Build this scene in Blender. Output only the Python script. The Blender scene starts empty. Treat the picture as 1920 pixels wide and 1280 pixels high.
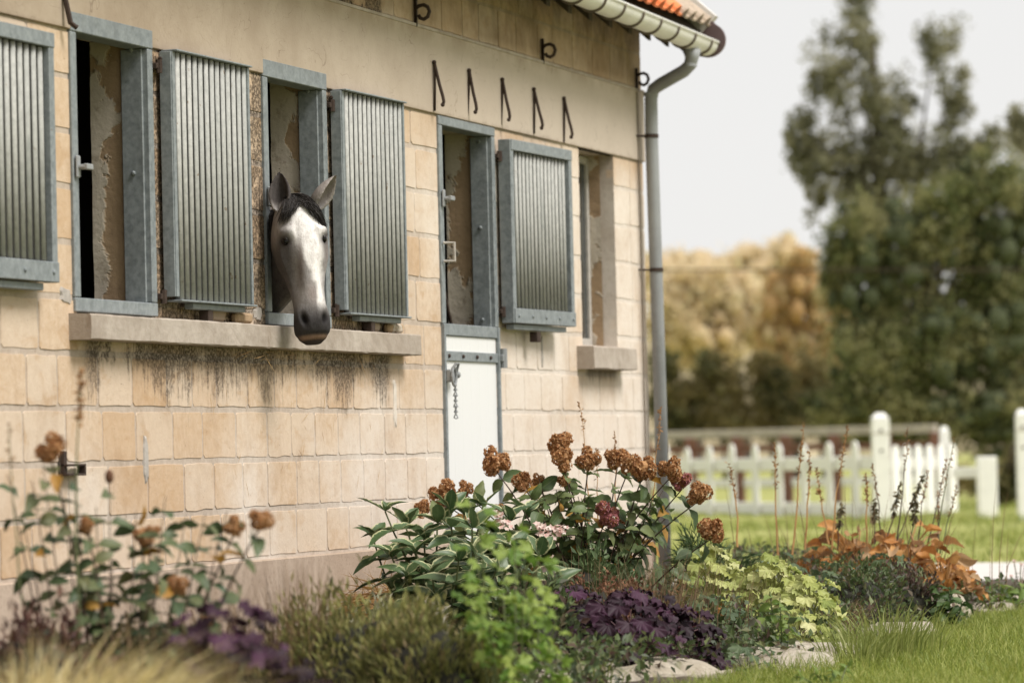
import bpy, math, random
import numpy as np
from mathutils import Vector, Matrix

random.seed(7)
rng = np.random.default_rng(11)
S = bpy.context.scene
COL = S.collection
R = math.radians

# ---------------------------------------------------------------- camera
CAM_F, CAM_YAW, CAM_PITCH, CAM_ROLL = 7200.0, 1.2555738515938726, 0.028546110655336344, -0.023433395499871335
CAM_LOC = np.array([0.0, -6.861642289020992, 1.0148771629989566])
_fw = np.array([math.sin(CAM_YAW) * math.cos(CAM_PITCH), math.cos(CAM_YAW) * math.cos(CAM_PITCH), math.sin(CAM_PITCH)])
_r0 = np.array([math.cos(CAM_YAW), -math.sin(CAM_YAW), 0.0])
_u0 = np.cross(_r0, _fw)
_rt = math.cos(CAM_ROLL) * _r0 + math.sin(CAM_ROLL) * _u0
_up = math.cos(CAM_ROLL) * _u0 - math.sin(CAM_ROLL) * _r0
camd = bpy.data.cameras.new('camera')
camd.sensor_width = 36.0
camd.lens = CAM_F / 1920 * 36.0
camd.clip_start = 0.1
camd.clip_end = 3000
camd.dof.use_dof = True
camd.dof.focus_distance = 18.6
camd.dof.aperture_fstop = 2.5
cam = bpy.data.objects.new('camera', camd)
COL.objects.link(cam)
cam.matrix_world = Matrix(((_rt[0], _up[0], -_fw[0], CAM_LOC[0]), (_rt[1], _up[1], -_fw[1], CAM_LOC[1]),
                           (_rt[2], _up[2], -_fw[2], CAM_LOC[2]), (0, 0, 0, 1)))
S.camera = cam

# ---------------------------------------------------------------- light
SUN_FROM = Vector((-0.18, -0.90, 1.18)).normalized()
W = bpy.data.worlds.new('World')
S.world = W
W.use_nodes = True
wn = W.node_tree
wn.nodes.clear()
sky = wn.nodes.new('ShaderNodeTexSky')
sky.sky_type = 'NISHITA'
sky.sun_disc = False
sky.sun_elevation = math.asin(SUN_FROM.z)
sky.sun_rotation = math.atan2(SUN_FROM.x, SUN_FROM.y)
mixw = wn.nodes.new('ShaderNodeMix')
mixw.data_type = 'RGBA'
mixw.inputs[0].default_value = 0.97
mixw.inputs[7].default_value = (4.18, 4.12, 4.05, 1)      # even white overcast
bgw = wn.nodes.new('ShaderNodeBackground')
bgw.inputs['Strength'].default_value = 0.1
wout = wn.nodes.new('ShaderNodeOutputWorld')
wn.links.new(sky.outputs[0], mixw.inputs[6])
wn.links.new(mixw.outputs[2], bgw.inputs['Color'])
wn.links.new(bgw.outputs[0], wout.inputs[0])
sund = bpy.data.lights.new('sun', 'SUN')
sund.energy = 2.0
sund.angle = R(24)
sund.color = (1.0, 0.965, 0.915)
sun = bpy.data.objects.new('sun', sund)
COL.objects.link(sun)
sun.rotation_euler = SUN_FROM.to_track_quat('Z', 'Y').to_euler()
sun.location = (0, -20, 30)
S.view_settings.view_transform = 'Standard'
S.view_settings.look = 'None'
S.view_settings.gamma = 1.0
S.view_settings.use_curve_mapping = False
S.view_settings.exposure = 1.06
S.render.engine = 'CYCLES'
S.cycles.use_denoising = True
S.cycles.max_bounces = 6
S.cycles.diffuse_bounces = 3
S.cycles.transparent_max_bounces = 8

# ---------------------------------------------------------------- measuring helpers (photo measurements to metres)
def ray(px, py):
    return _fw + (px - 960) / CAM_F * _rt - (py - 640) / CAM_F * _up
def P(px, py, depth):
    return CAM_LOC + ray(px, py) * depth
def G(px, depth, z=0.0):
    a = P(px, 840, depth)
    return np.array([a[0], a[1], z])
def PW(px, py, y):
    d = ray(px, py)
    return CAM_LOC + d * ((y - CAM_LOC[1]) / d[1])

# ---------------------------------------------------------------- material helpers
class NT:
    def __init__(self, name):
        self.m = bpy.data.materials.new(name)
        self.m.use_nodes = True
        self.t = self.m.node_tree
        self.b = self.t.nodes['Principled BSDF']
        self.out = self.t.nodes['Material Output']
    def n(self, typ, **kw):
        nd = self.t.nodes.new('ShaderNode' + typ)
        for k, v in kw.items():
            if k.startswith('i_'):
                nd.inputs[k[2:].replace('_', ' ')].default_value = v
            else:
                setattr(nd, k, v)
        return nd
    def l(self, a, b):
        self.t.links.new(a, b)
    def val(self, sock, v):
        if isinstance(v, bpy.types.NodeSocket):
            self.l(v, sock)
        else:
            sock.default_value = v
    def mix(self, f, a, b, mode='MIX'):
        nd = self.n('Mix', data_type='RGBA', blend_type=mode)
        self.val(nd.inputs[0], f)
        self.val(nd.inputs[6], c4(a))
        self.val(nd.inputs[7], c4(b))
        return nd.outputs[2]
    def math(self, op, a, b=0.0, c=0.0, clamp=False):
        nd = self.n('Math', operation=op, use_clamp=clamp)
        self.val(nd.inputs[0], a); self.val(nd.inputs[1], b); self.val(nd.inputs[2], c)
        return nd.outputs[0]
    def ss(self, v, a, b, lo=0.0, hi=1.0):
        nd = self.n('MapRange', interpolation_type='SMOOTHSTEP')
        self.val(nd.inputs[0], v)
        nd.inputs[1].default_value = a; nd.inputs[2].default_value = b
        nd.inputs[3].default_value = lo; nd.inputs[4].default_value = hi
        return nd.outputs[0]
    def noise(self, vec, scale, detail=4.0, rough=0.6, dist=0.0):
        nd = self.n('TexNoise')
        nd.inputs['Scale'].default_value = scale
        nd.inputs['Detail'].default_value = detail
        nd.inputs['Roughness'].default_value = rough
        nd.inputs['Distortion'].default_value = dist
        if vec is not None:
            self.l(vec, nd.inputs['Vector'])
        return nd.outputs[0]
    def pos(self, sx=1, sy=1, sz=1):
        g = self.n('NewGeometry')
        mp = self.n('Mapping')
        mp.inputs['Scale'].default_value = (sx, sy, sz)
        self.l(g.outputs['Position'], mp.inputs[0])
        return mp.outputs[0]
    def sep(self, vec):
        nd = self.n('SeparateXYZ')
        self.l(vec, nd.inputs[0])
        return nd.outputs
    def bump(self, h, strength=0.4, dist=0.005):
        nd = self.n('Bump')
        nd.inputs['Strength'].default_value = strength
        nd.inputs['Distance'].default_value = dist
        self.l(h, nd.inputs['Height'])
        self.l(nd.outputs[0], self.b.inputs['Normal'])
    def fin(self, col, rough=0.7, metal=0.0, spec=None):
        self.val(self.b.inputs['Base Color'], c4(col))
        self.val(self.b.inputs['Roughness'], rough)
        self.val(self.b.inputs['Metallic'], metal)
        if spec is not None:
            self.b.inputs['Specular IOR Level'].default_value = spec
        return self.m

def c4(c):
    if isinstance(c, (tuple, list)) and len(c) == 3:
        return (c[0], c[1], c[2], 1.0)
    return c
def srgb(r, g, b):
    f = lambda v: (v / 255 / 12.92) if v / 255 <= 0.04045 else ((v / 255 + 0.055) / 1.055) ** 2.4
    return (f(r), f(g), f(b))

def leaf_mat(name, cols, rough=0.55, trans=0.25, margin=None, vein=None, spec=0.35, edge0=0.24, clump=None):
    """leaf with its own random tint; cols = list of colours; margin = colour of a pale leaf edge, vein = colour of the midrib"""
    cols = [tuple(q * 1.3 for q in c) if max(c) < .25 else c for c in cols]
    t = NT(name)
    g = t.n('NewGeometry'); oi = t.n('ObjectInfo')
    rnd = t.math('FRACT', t.math('ADD', g.outputs['Random Per Island'], t.math('MULTIPLY', oi.outputs['Random'], 3.7)))
    cr = t.n('ValToRGB')
    el = cr.color_ramp.elements
    while len(el) < len(cols):
        el.new(0.5)
    for i, c in enumerate(cols):
        el[i].position = i / max(1, len(cols) - 1)
        el[i].color = c4(c)
    t.l(rnd, cr.inputs[0])
    col = cr.outputs[0]
    nz = t.noise(t.pos(), 45, 3)
    col = t.mix(t.math('MULTIPLY', t.ss(nz, 0.35, 0.7), 0.35), col, t.mix(1.0, col, (0.55, 0.55, 0.5), 'MULTIPLY'))
    if clump is not None:               # lighter boughs: sunlit clumps painted into the leaf colour by noise
        col = t.mix(t.ss(t.noise(t.pos(), clump[0], 3, .6), .42, .62, 0.0, .75), col, clump[1])
    if margin is not None or vein is not None:
        uv = t.n('UVMap'); x, y, z = t.sep(uv.outputs[0])
        v = t.math('ABSOLUTE', t.math('SUBTRACT', y, 0.5))
        if vein is not None:
            k = t.ss(v, 0.012, 0.045, 0.6, 0.0)
            col = t.mix(k, col, vein)
            w = t.n('TexWave', wave_type='BANDS', bands_direction='X')
            w.inputs['Scale'].default_value = 3.2
            w.inputs['Distortion'].default_value = 0.0
            cmb = t.n('CombineXYZ')
            t.l(t.math('SUBTRACT', x, t.math('MULTIPLY', v, 0.55)), cmb.inputs[0])
            t.l(cmb.outputs[0], w.inputs['Vector'])
            col = t.mix(t.math('MULTIPLY', t.ss(w.outputs[1], 0.8, 1.0), 0.28), col, vein)
        if margin is not None:
            wob = t.noise(t.pos(), 70, 2)
            k = t.ss(t.math('ADD', v, t.math('MULTIPLY', t.math('SUBTRACT', wob, 0.5), 0.22)), edge0 + 0.12, edge0 + 0.16)
            col = t.mix(k, col, margin)
    t.fin(col, rough, 0.0, spec)
    tr = t.n('BsdfTranslucent')
    t.l(col, tr.inputs[0])
    ms = t.n('MixShader')
    ms.inputs[0].default_value = trans
    t.l(t.b.outputs[0], ms.inputs[1]); t.l(tr.outputs[0], ms.inputs[2])
    t.l(ms.outputs[0], t.out.inputs[0])
    return t.m

def plain(name, col, rough=0.6, metal=0.0, var=0.25, scale=20, bump=0.0, dark=(0.5, 0.5, 0.5)):
    t = NT(name)
    nz = t.noise(t.pos(), scale, 5)
    c = t.mix(t.math('MULTIPLY', t.ss(nz, 0.35, 0.7), var), col, t.mix(1.0, col, dark, 'MULTIPLY'))
    if bump:
        t.bump(t.noise(t.pos(), scale * 4, 4), bump, 0.004)
    return t.fin(c, rough, metal)

# ---------------------------------------------------------------- geometry helpers
class MB:
    """collects geometry for one mesh"""
    def __init__(self):
        self.v = []; self.f = []; self.n = 0; self.uv = []
    def add(self, verts, faces):
        verts = np.asarray(verts, float)
        self.v.append(verts)
        o = self.n
        self.f.extend([tuple(i + o for i in f) for f in faces])
        self.n += len(verts)
        return self
    def box(self, x0, x1, y0, y1, z0, z1, bev=0.0, M=None):
        b = min(bev, (x1 - x0) * .45, (y1 - y0) * .45, (z1 - z0) * .45)
        if b <= 0:
            v = [(x, y, z) for x in (x0, x1) for y in (y0, y1) for z in (z0, z1)]
            f = [(0, 1, 3, 2), (4, 6, 7, 5), (0, 4, 5, 1), (2, 3, 7, 6), (0, 2, 6, 4), (1, 5, 7, 3)]
        else:
            v = []; idx = {}
            X, Y, Z = (x0, x1), (y0, y1), (z0, z1)
            sg = (1, -1)
            for i in (0, 1):
                for j in (0, 1):
                    for k in (0, 1):
                        for ax in range(3):
                            p = [X[i], Y[j], Z[k]]
                            o = [sg[i] * b, sg[j] * b, sg[k] * b]
                            o[ax] = 0
                            idx[(i, j, k, ax)] = len(v)
                            v.append((p[0] + o[0], p[1] + o[1], p[2] + o[2]))
            f = []
            q = lambda *a: f.append(tuple(idx[t] for t in a))
            for i in (0, 1):
                o = [(0, 0), (1, 0), (1, 1), (0, 1)]
                if i == 0: o = o[::-1]
                q(*[(i, j, k, 0) for j, k in o])
                o2 = [(0, 0), (0, 1), (1, 1), (1, 0)]
                if i == 0: o2 = o2[::-1]
                q(*[(j, i, k, 1) for j, k in o2])
                q(*[(j, k, i, 2) for j, k in ([(0, 0), (1, 0), (1, 1), (0, 1)] if i else [(0, 1), (1, 1), (1, 0), (0, 0)])])
            for i in (0, 1):
                for j in (0, 1):
                    q((i, j, 0, 0), (i, j, 1, 0), (i, j, 1, 1), (i, j, 0, 1))
                    q((i, 0, j, 0), (i, 1, j, 0), (i, 1, j, 2), (i, 0, j, 2))
                    q((0, i, j, 1), (1, i, j, 1), (1, i, j, 2), (0, i, j, 2))
                    for k in (0, 1):
                        q((i, j, k, 0), (i, j, k, 1), (i, j, k, 2))
        v = np.array(v, float)
        if M is not None:
            v = (np.array(M.to_3x3()) @ v.T).T + np.array(M.translation)
        return self.add(v, f)
    def tube(self, pts, rad, sides=6, cap=True):
        pts = np.asarray(pts, float)
        if np.isscalar(rad):
            rad = [rad] * len(pts)
        T = np.gradient(pts, axis=0)
        T /= np.linalg.norm(T, axis=1)[:, None] + 1e-9
        a = np.array([0, 0, 1.0]) if abs(T[0][2]) < 0.9 else np.array([1.0, 0, 0])
        N = np.cross(T[0], a); N /= np.linalg.norm(N)
        v = []
        for i in range(len(pts)):
            N = N - T[i] * np.dot(N, T[i]); N /= np.linalg.norm(N) + 1e-9
            B = np.cross(T[i], N)
            for k in range(sides):
                an = 2 * math.pi * k / sides
                v.append(pts[i] + rad[i] * (math.cos(an) * N + math.sin(an) * B))
        f = []
        for i in range(len(pts) - 1):
            for k in range(sides):
                k2 = (k + 1) % sides
                f.append((i * sides + k, i * sides + k2, (i + 1) * sides + k2, (i + 1) * sides + k))
        if cap:
            f.append(tuple(range(sides))[::-1])
            f.append(tuple((len(pts) - 1) * sides + k for k in range(sides)))
        return self.add(v, f)
    def ball(self, c, r, seg=10, rings=7, sc=(1, 1, 1)):
        v = []; f = []
        for i in range(rings + 1):
            th = math.pi * i / rings
            for k in range(seg):
                ph = 2 * math.pi * k / seg
                v.append((c[0] + r * sc[0] * math.sin(th) * math.cos(ph), c[1] + r * sc[1] * math.sin(th) * math.sin(ph), c[2] + r * sc[2] * math.cos(th)))
        for i in range(rings):
            for k in range(seg):
                k2 = (k + 1) % seg
                f.append((i * seg + k, (i + 1) * seg + k, (i + 1) * seg + k2, i * seg + k2))
        return self.add(v, f)
    def leaves(self, Pn, A, N, L, Wd, fold=0.15, droop=0.0):
        """many small two-triangle leaves, each its own island"""
        Pn = np.asarray(Pn); n = len(Pn)
        A = A / (np.linalg.norm(A, axis=1)[:, None] + 1e-9)
        Sd = np.cross(A, N); Sd /= np.linalg.norm(Sd, axis=1)[:, None] + 1e-9
        N2 = np.cross(Sd, A)
        L = np.broadcast_to(L, n)[:, None]; Wd = np.broadcast_to(Wd, n)[:, None]
        mid = Pn + A * L * 0.45
        v = np.stack([Pn, mid + Sd * Wd * .5 + N2 * Wd * fold, Pn + A * L - N2 * L * droop, mid - Sd * Wd * .5 + N2 * Wd * fold], 1).reshape(-1, 3)
        o = self.n
        self.v.append(v)
        b = o + np.arange(n) * 4
        tri = np.concatenate([np.stack([b, b + 1, b + 2], 1), np.stack([b, b + 2, b + 3], 1)])
        self.f.extend(map(tuple, tri.tolist()))
        self.n += 4 * n
        return self
    def blades(self, base, tipdir, L, Wd, bend):
        """grass blades: base (n,3), tipdir (n,3) lean direction horizontal, bend = how far the tip leans (fraction of L)"""
        n = len(base)
        L = np.broadcast_to(L, n)[:, None]; Wd = np.broadcast_to(Wd, n)[:, None]; bend = np.broadcast_to(bend, n)[:, None]
        h = tipdir / (np.linalg.norm(tipdir, axis=1)[:, None] + 1e-9)
        ang = rng.uniform(0, 6.28, n)
        Sd = np.stack([np.cos(ang), np.sin(ang), np.zeros(n)], 1)
        Z = np.array([0, 0, 1.0])
        rows = []
        for t, w in ((0, 1.0), (0.4, 0.9), (0.75, 0.6)):
            c = base + Z * L * (t - 0.35 * bend * t * t) + h * L * bend * t ** 1.9
            rows += [c - Sd * Wd * w * .5, c + Sd * Wd * w * .5]
        rows.append(base + Z * L * (1 - 0.45 * bend) + h * L * bend)
        v = np.stack(rows, 1).reshape(-1, 3)
        b = self.n + np.arange(n) * 7
        F = np.concatenate([np.stack([b, b + 1, b + 3, b + 2], 1), np.stack([b + 2, b + 3, b + 5, b + 4], 1)])
        self.v.append(v)
        self.f.extend(map(tuple, F.tolist()))
        self.f.extend(map(tuple, np.stack([b + 4, b + 5, b + 6], 1).tolist()))
        self.n += 7 * n
        return self
    def mesh(self, name, mat=None, smooth=False):
        me = bpy.data.meshes.new(name)
        v = np.concatenate(self.v) if self.v else np.zeros((0, 3))
        me.vertices.add(len(v))
        me.vertices.foreach_set('co', v.astype(np.float32).ravel())
        cnt = np.fromiter((len(f) for f in self.f), np.int32, len(self.f))
        me.loops.add(int(cnt.sum()))
        me.loops.foreach_set('vertex_index', np.fromiter((i for f in self.f for i in f), np.int32, int(cnt.sum())))
        me.polygons.add(len(cnt))
        me.polygons.foreach_set('loop_start', np.concatenate([[0], np.cumsum(cnt)[:-1]]).astype(np.int32))
        me.update(calc_edges=True)
        me.validate()
        me.polygons.foreach_set('use_smooth', np.full(len(me.polygons), bool(smooth)))
        if mat:
            me.materials.append(mat)
        return me
    def build(self, name, mat, parent=None, smooth=False):
        return obj(name, self.mesh(name, mat, smooth), parent)

def obj(name, me, parent=None, M=None):
    o = bpy.data.objects.new(name, me)
    COL.objects.link(o)
    inv = Matrix.Identity(4)
    if parent is not None:
        o.parent = parent
        wl = Vector((0, 0, 0)); q = parent
        while q is not None:
            wl += q.location; q = q.parent
        inv = Matrix.Translation(-wl)
    o.matrix_basis = inv @ (M if M is not None else Matrix.Identity(4))
    return o
def tag(o, label=None, cat=None, group=None, kind=None):
    if label: o['label'] = label
    if cat: o['category'] = cat
    if group: o['group'] = group
    if kind: o['kind'] = kind
    return o
def thing(name, loc, label, cat, group=None):
    o = bpy.data.objects.new(name, None)
    o.empty_display_size = 0.1
    COL.objects.link(o)
    o.location = Vector(tuple(loc))
    return tag(o, label, cat, group)
def frame_M(pos, axis, normal, sc=1.0):
    """x along axis, z near normal"""
    a = Vector(tuple(axis)).normalized()
    n = Vector(tuple(normal))
    s = n.cross(a)
    if s.length < 1e-5:
        s = Vector((1, 0, 0)).cross(a)
    s.normalize()
    n = a.cross(s)
    if not hasattr(sc, '__len__'):
        sc = (sc, sc, sc)
    M = Matrix(((a.x * sc[0], s.x * sc[1], n.x * sc[2], pos[0]), (a.y * sc[0], s.y * sc[1], n.y * sc[2], pos[1]),
                (a.z * sc[0], s.z * sc[1], n.z * sc[2], pos[2]), (0, 0, 0, 1)))
    return M
def unit(n):
    v = rng.normal(size=(n, 3))
    return v / np.linalg.norm(v, axis=1)[:, None]

def leaf_mesh(name, mat, width=0.42, nx=7, fold=0.12, droop=0.25, tipsharp=1.0, curl=0.0, wav=0.0, twist=0.0, peak=0.4):
    """pointed leaf of unit length along +x with midrib fold; UV across"""
    v = []; f = []; uvs = []
    for i in range(nx + 1):
        t = i / nx
        w = width * .5 * (max(0.0, math.sin(math.pi * t ** (math.log(.5) / math.log(peak)))) ** tipsharp)
        if i == 0: w = 0.012
        if i == nx: w = 0.003
        zc = -droop * t * t + curl * t * t * t
        x = t * (1 - 0.25 * droop * t)
        tw = twist * t
        for j, s in enumerate((-1, -.5, 0, .5, 1)):
            y = s * w
            z = zc + fold * abs(s) * w * 2 + wav * math.sin(t * 17 + s * 2) * abs(s) * w
            y2 = y * math.cos(tw) - (z - zc) * math.sin(tw)
            z2 = zc + y * math.sin(tw) + (z - zc) * math.cos(tw)
            v.append((x, y2, z2)); uvs.append((t, 0.5 + .5 * s * (w / (width * .5) * .3 + .7)))
    for i in range(nx):
        for j in range(4):
            a = i * 5 + j
            f.append((a, a + 5, a + 6, a + 1))
    me = MB().add(v, f).mesh(name, mat, True)
    ul = me.uv_layers.new(name='UVMap')
    for lp in me.loops:
        ul.data[lp.index].uv = uvs[lp.vertex_index]
    return me

def round_leaf_mesh(name, mat, lobes=7, depth=0.16, ruffle=0.12, cup=0.15, seed=0, rings=4, seg=42, droop=0.2):
    """scalloped, ruffled leaf (heuchera like) of unit radius, stalk joining at the origin, blade pointing to +x"""
    rd = random.Random(seed)
    ph = rd.uniform(0, 6)
    v = [(0, 0, 0)]; f = []; uvs = [(0.5, 0.5)]
    for i in range(1, rings + 1):
        rr = i / rings
        for k in range(seg):
            a = 2 * math.pi * k / seg
            notch = 0.55 * math.exp(-((abs(math.atan2(math.sin(a - math.pi), math.cos(a - math.pi)))) / 0.28) ** 2)
            lob = 1 - depth * rr * 1.6 * (1 - abs(math.cos(lobes * a / 2 + ph)) ** .45) - 0.03 * rr * (1 - abs(math.cos(lobes * a * 1.5 + ph))) - notch
            rad = rr * lob
            x = 0.55 * rad * math.cos(a) * 1.05 + 0.42 * rad
            y = 0.75 * rad * math.sin(a)
            z = ruffle * rr * rr * math.sin(lobes * a * 0.93 + ph) + cup * rr * rr * 0.5 * abs(math.sin(a)) - droop * max(0, x) ** 2
            z += 0.05 * rr * rd.uniform(-1, 1)
            v.append((x, y, z)); uvs.append((0.5 + .5 * rr * math.cos(a), 0.5 + .5 * rr * math.sin(a)))
    for k in range(seg):
        f.append((0, 1 + k, 1 + (k + 1) % seg))
    for i in range(rings - 1):
        for k in range(seg):
            a = 1 + i * seg + k; b = 1 + i * seg + (k + 1) % seg
            f.append((a, a + seg, b + seg, b))
    me = MB().add(v, f).mesh(name, mat, True)
    ul = me.uv_layers.new(name='UVMap')
    for lp in me.loops:
        ul.data[lp.index].uv = uvs[lp.vertex_index]
    return me

# ================================================================ SETTING
# ---- ground
t = NT('meadow_ground')
p_ = t.pos()
n1 = t.noise(p_, 0.35, 5); n2 = t.noise(p_, 6, 5)
c = t.mix(t.ss(n1, 0.35, 0.65), (0.26, 0.275, 0.065), (0.38, 0.375, 0.115))
c = t.mix(t.math('MULTIPLY', t.ss(n2, 0.45, 0.75), 0.5), c, (0.15, 0.165, 0.04))
t.bump(t.noise(p_, 30, 4), 0.6, 0.02)
M_MEADOW = t.fin(c, 0.9)
mb = MB()
gx = np.concatenate([[-600, -100, -20], np.linspace(0, 80, 81), [100, 140, 200, 300, 500, 900, 1600]])
gy = np.concatenate([[-900, -300, -100, -50], np.linspace(-20, 30, 51), [50, 100, 200, 400, 900]])
gv = np.array([(x, y, 0.0) for x in gx for y in gy])
gv[:, 2] = np.where((gv[:, 0] > 27), 0.05 * np.sin(gv[:, 0] * .6 + gv[:, 1] * .4) * np.clip((gv[:, 0] - 27) / 10, 0, 1) * np.clip((80 - gv[:, 0]) / 30, 0, 1), 0)
ny = len(gy)
gf = [(i * ny + j, (i + 1) * ny + j, (i + 1) * ny + j + 1, i * ny + j + 1) for i in range(len(gx) - 1) for j in range(ny - 1)]
mb.add(gv, gf)
tag(mb.build('ground', M_MEADOW, None, True), kind='structure')

# ---- gravel path
M_GRAVEL = plain('pale_gravel', (0.62, 0.58, 0.54), 0.9, var=0.3, scale=9, bump=0.5)
mb = MB()
n = 40
v = []; f = []
for i in range(n + 1):
    y = -18 + 22 * i / n
    x0 = 26.0 + 0.25 * math.sin(y * .9); x1 = 30.6 + 0.3 * math.sin(y * .7 + 2)
    for k in range(5):
        v.append((x0 + (x1 - x0) * k / 4, y, 0.022 + 0.02 * math.sin(k / 4 * math.pi)))
for i in range(n):
    for k in range(4):
        a = i * 5 + k
        f.append((a, a + 1, a + 6, a + 5))
tag(mb.add(v, f).build('path', M_GRAVEL, None, True), kind='structure')

# ---- soil of the flower bed
M_SOIL = plain('bed_soil', (0.075, 0.052, 0.036), 0.95, var=0.7, scale=14, bump=0.9)
mb = MB()
bx = np.linspace(6, 25.8, 140); by = np.linspace(-2.62, -0.02, 26)
v = []
for x in bx:
    for y in by:
        e = min(1, (y + 2.62) / 0.25)
        v.append((x, y, 0.02 + e * (0.05 + 0.03 * math.sin(x * 2.1 + y * 3) + rng.uniform(-.015, .02))))
nb = len(by)
f = [(i * nb + j, (i + 1) * nb + j, (i + 1) * nb + j + 1, i * nb + j + 1) for i in range(len(bx) - 1) for j in range(nb - 1)]
tag(mb.add(v, f).build('bed_soil', M_SOIL, None, True), kind='structure')

# ================================================================ STABLE BUILDING
X_END, X_START = 23.862, 8.0
ZP = 0.53                      # top of the rendered plinth
COURSE = 0.237
Z_B0, Z_B1 = 2.863, 3.323      # rendered lintel band
Z_EAVE = 3.80
TH = 0.27
OPEN = [(15.04, 15.85, 1.60, 2.90), (17.255, 18.045, 1.60, 2.90), (19.83, 20.74, 0.04, 2.83), (22.44, 23.19, 1.655, 2.863)]

# materials of the walls
def stone_material(name, base_a, base_b, obj_tint=True):
    t = NT(name)
    p = t.pos()
    oi = t.n('ObjectInfo')
    x, y, z = t.sep(p)
    big = t.noise(p, 1.1, 4, .6)
    fine = t.noise(p, 22, 6, .65)
    pit = t.noise(p, 62, 3, .65)
    col = t.mix(t.ss(fine, .3, .72), base_a, base_b)
    if obj_tint:
        r1 = oi.outputs['Random']
        col = t.mix(t.math('MULTIPLY', t.ss(r1, .45, .95), .5), col, (0.49, 0.325, 0.19))
        col = t.mix(t.math('MULTIPLY', t.ss(t.math('FRACT', t.math('MULTIPLY', r1, 7.3)), .55, .9), .55), col, (0.62, 0.52, 0.42))
        # ochre blush towards some edges of the blocks
        mid = t.noise(t.pos(1.0, 1, 1.6), 5.5, 4, .6, .6)
        col = t.mix(t.math('MULTIPLY', t.ss(mid, .52, .68), .45), col, (0.46, 0.295, 0.16))
    # patchy paler tone, stronger low down and towards the gable end
    lime = t.math('ADD', t.math('ADD', t.ss(x, 16.0, 22.0, 0.0, .50), t.ss(z, 1.45, .9, 0.0, .22)), t.math('MULTIPLY', t.math('SUBTRACT', big, .5), 1.3))  # mask of the patchy paler tone
    lime = t.math('MULTIPLY', lime, t.ss(z, 3.25, 2.5))
    lime = t.math('MULTIPLY', t.ss(lime, .12, .62), t.ss(fine, .2, .55, .6, 1.0))
    col = t.mix(t.math('MULTIPLY', lime, .78), col, (0.72, 0.655, 0.585))
    # mottled brown darkening towards the top of the wall
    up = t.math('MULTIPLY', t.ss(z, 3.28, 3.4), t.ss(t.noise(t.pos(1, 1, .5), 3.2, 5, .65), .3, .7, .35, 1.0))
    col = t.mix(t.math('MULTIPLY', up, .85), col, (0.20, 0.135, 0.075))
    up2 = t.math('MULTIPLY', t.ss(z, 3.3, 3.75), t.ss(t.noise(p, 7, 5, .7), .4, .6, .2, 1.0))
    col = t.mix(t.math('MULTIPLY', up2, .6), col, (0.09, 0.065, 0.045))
    # run marks and black crust below the long sill and the small sill
    st = t.noise(t.pos(34, 6, 2.2), 1.0, 6, .75)
    sp = t.noise(t.pos(1, 1, 1), 9, 5, .75)
    inx = t.math('MULTIPLY', t.ss(x, 15.05, 15.2), t.ss(x, 19.1, 18.9))
    amt = t.math('MULTIPLY', t.ss(z, 1.0, 1.53), t.ss(z, 1.62, 1.56))
    lvl = t.math('ADD', t.math('MULTIPLY', st, .62), t.math('MULTIPLY', sp, .38))
    patch = t.ss(t.noise(t.pos(1, 0, 0), 1.9, 3), .38, .62, -.08, .10)
    k = t.math('MULTIPLY', t.ss(t.math('ADD', t.math('ADD', lvl, patch), t.math('MULTIPLY', amt, .33)), .72, .86), t.math('MULTIPLY', inx, t.ss(z, 1.0, 1.3)))
    crust = t.math('MULTIPLY', t.math('MULTIPLY', t.ss(t.math('ADD', z, t.math('MULTIPLY', sp, .10)), 1.475, 1.52), t.ss(t.math('ADD', sp, patch), .40, .52)), inx)
    k = t.math('MULTIPLY', t.math('MAXIMUM', t.math('MULTIPLY', k, .75), t.math('MULTIPLY', crust, .88)), t.ss(t.noise(p, 55, 4, .75), .36, .56, .25, 1.0))
    inx2 = t.math('MULTIPLY', t.math('MULTIPLY', t.ss(x, 22.45, 22.55), t.ss(x, 23.2, 23.1)), t.math('MULTIPLY', t.ss(t.math('ADD', z, t.math('MULTIPLY', st, .2)), 1.52, 1.60), t.ss(z, 1.66, 1.6)))
    k = t.math('MAXIMUM', k, t.math('MULTIPLY', inx2, .7))
    col = t.mix(k, col, (0.045, 0.032, 0.022))
    # small pits
    wz = t.noise(t.pos(1.2, 1, .7), 2.3, 6, .68, .4)
    col = t.mix(t.math('MULTIPLY', t.ss(wz, .48, .66), .38), col, t.mix(1.0, col, (.70, .62, .54), 'MULTIPLY'))
    gr = t.noise(p, 130, 4, .7)
    col = t.mix(t.math('MULTIPLY', t.ss(gr, .5, .7), .25), col, t.mix(1.0, col, (.66, .58, .5), 'MULTIPLY'))
    col = t.mix(t.math('MULTIPLY', t.ss(pit, .655, .72), .62), col, (0.22, 0.13, 0.07))
    h = t.math('ADD', t.math('MULTIPLY', fine, 1.0), t.math('MULTIPLY', t.ss(pit, .66, .74), -.8))
    t.bump(h, .55, .006)
    return t.fin(col, .92, 0, .2)
M_STONE = stone_material('limestone', (0.545, 0.405, 0.28), (0.62, 0.485, 0.36))
M_MORTAR = stone_material('lime_mortar', (0.42, 0.345, 0.28), (0.51, 0.43, 0.36), False)
t = NT('lintel_render')
p_ = t.pos(); x, y, z = t.sep(p_)
c = t.mix(t.ss(t.noise(p_, 2.2, 6, .65), .35, .68), (0.35, 0.275, 0.205), (0.43, 0.35, 0.27))
c = t.mix(t.math('MULTIPLY', t.ss(t.noise(p_, 40, 4), .55, .75), .35), c, (0.30, 0.23, 0.165))
c = t.mix(t.ss(x, 15.5, 22.5, 0.0, .6), c, (0.60, 0.525, 0.45))
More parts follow.
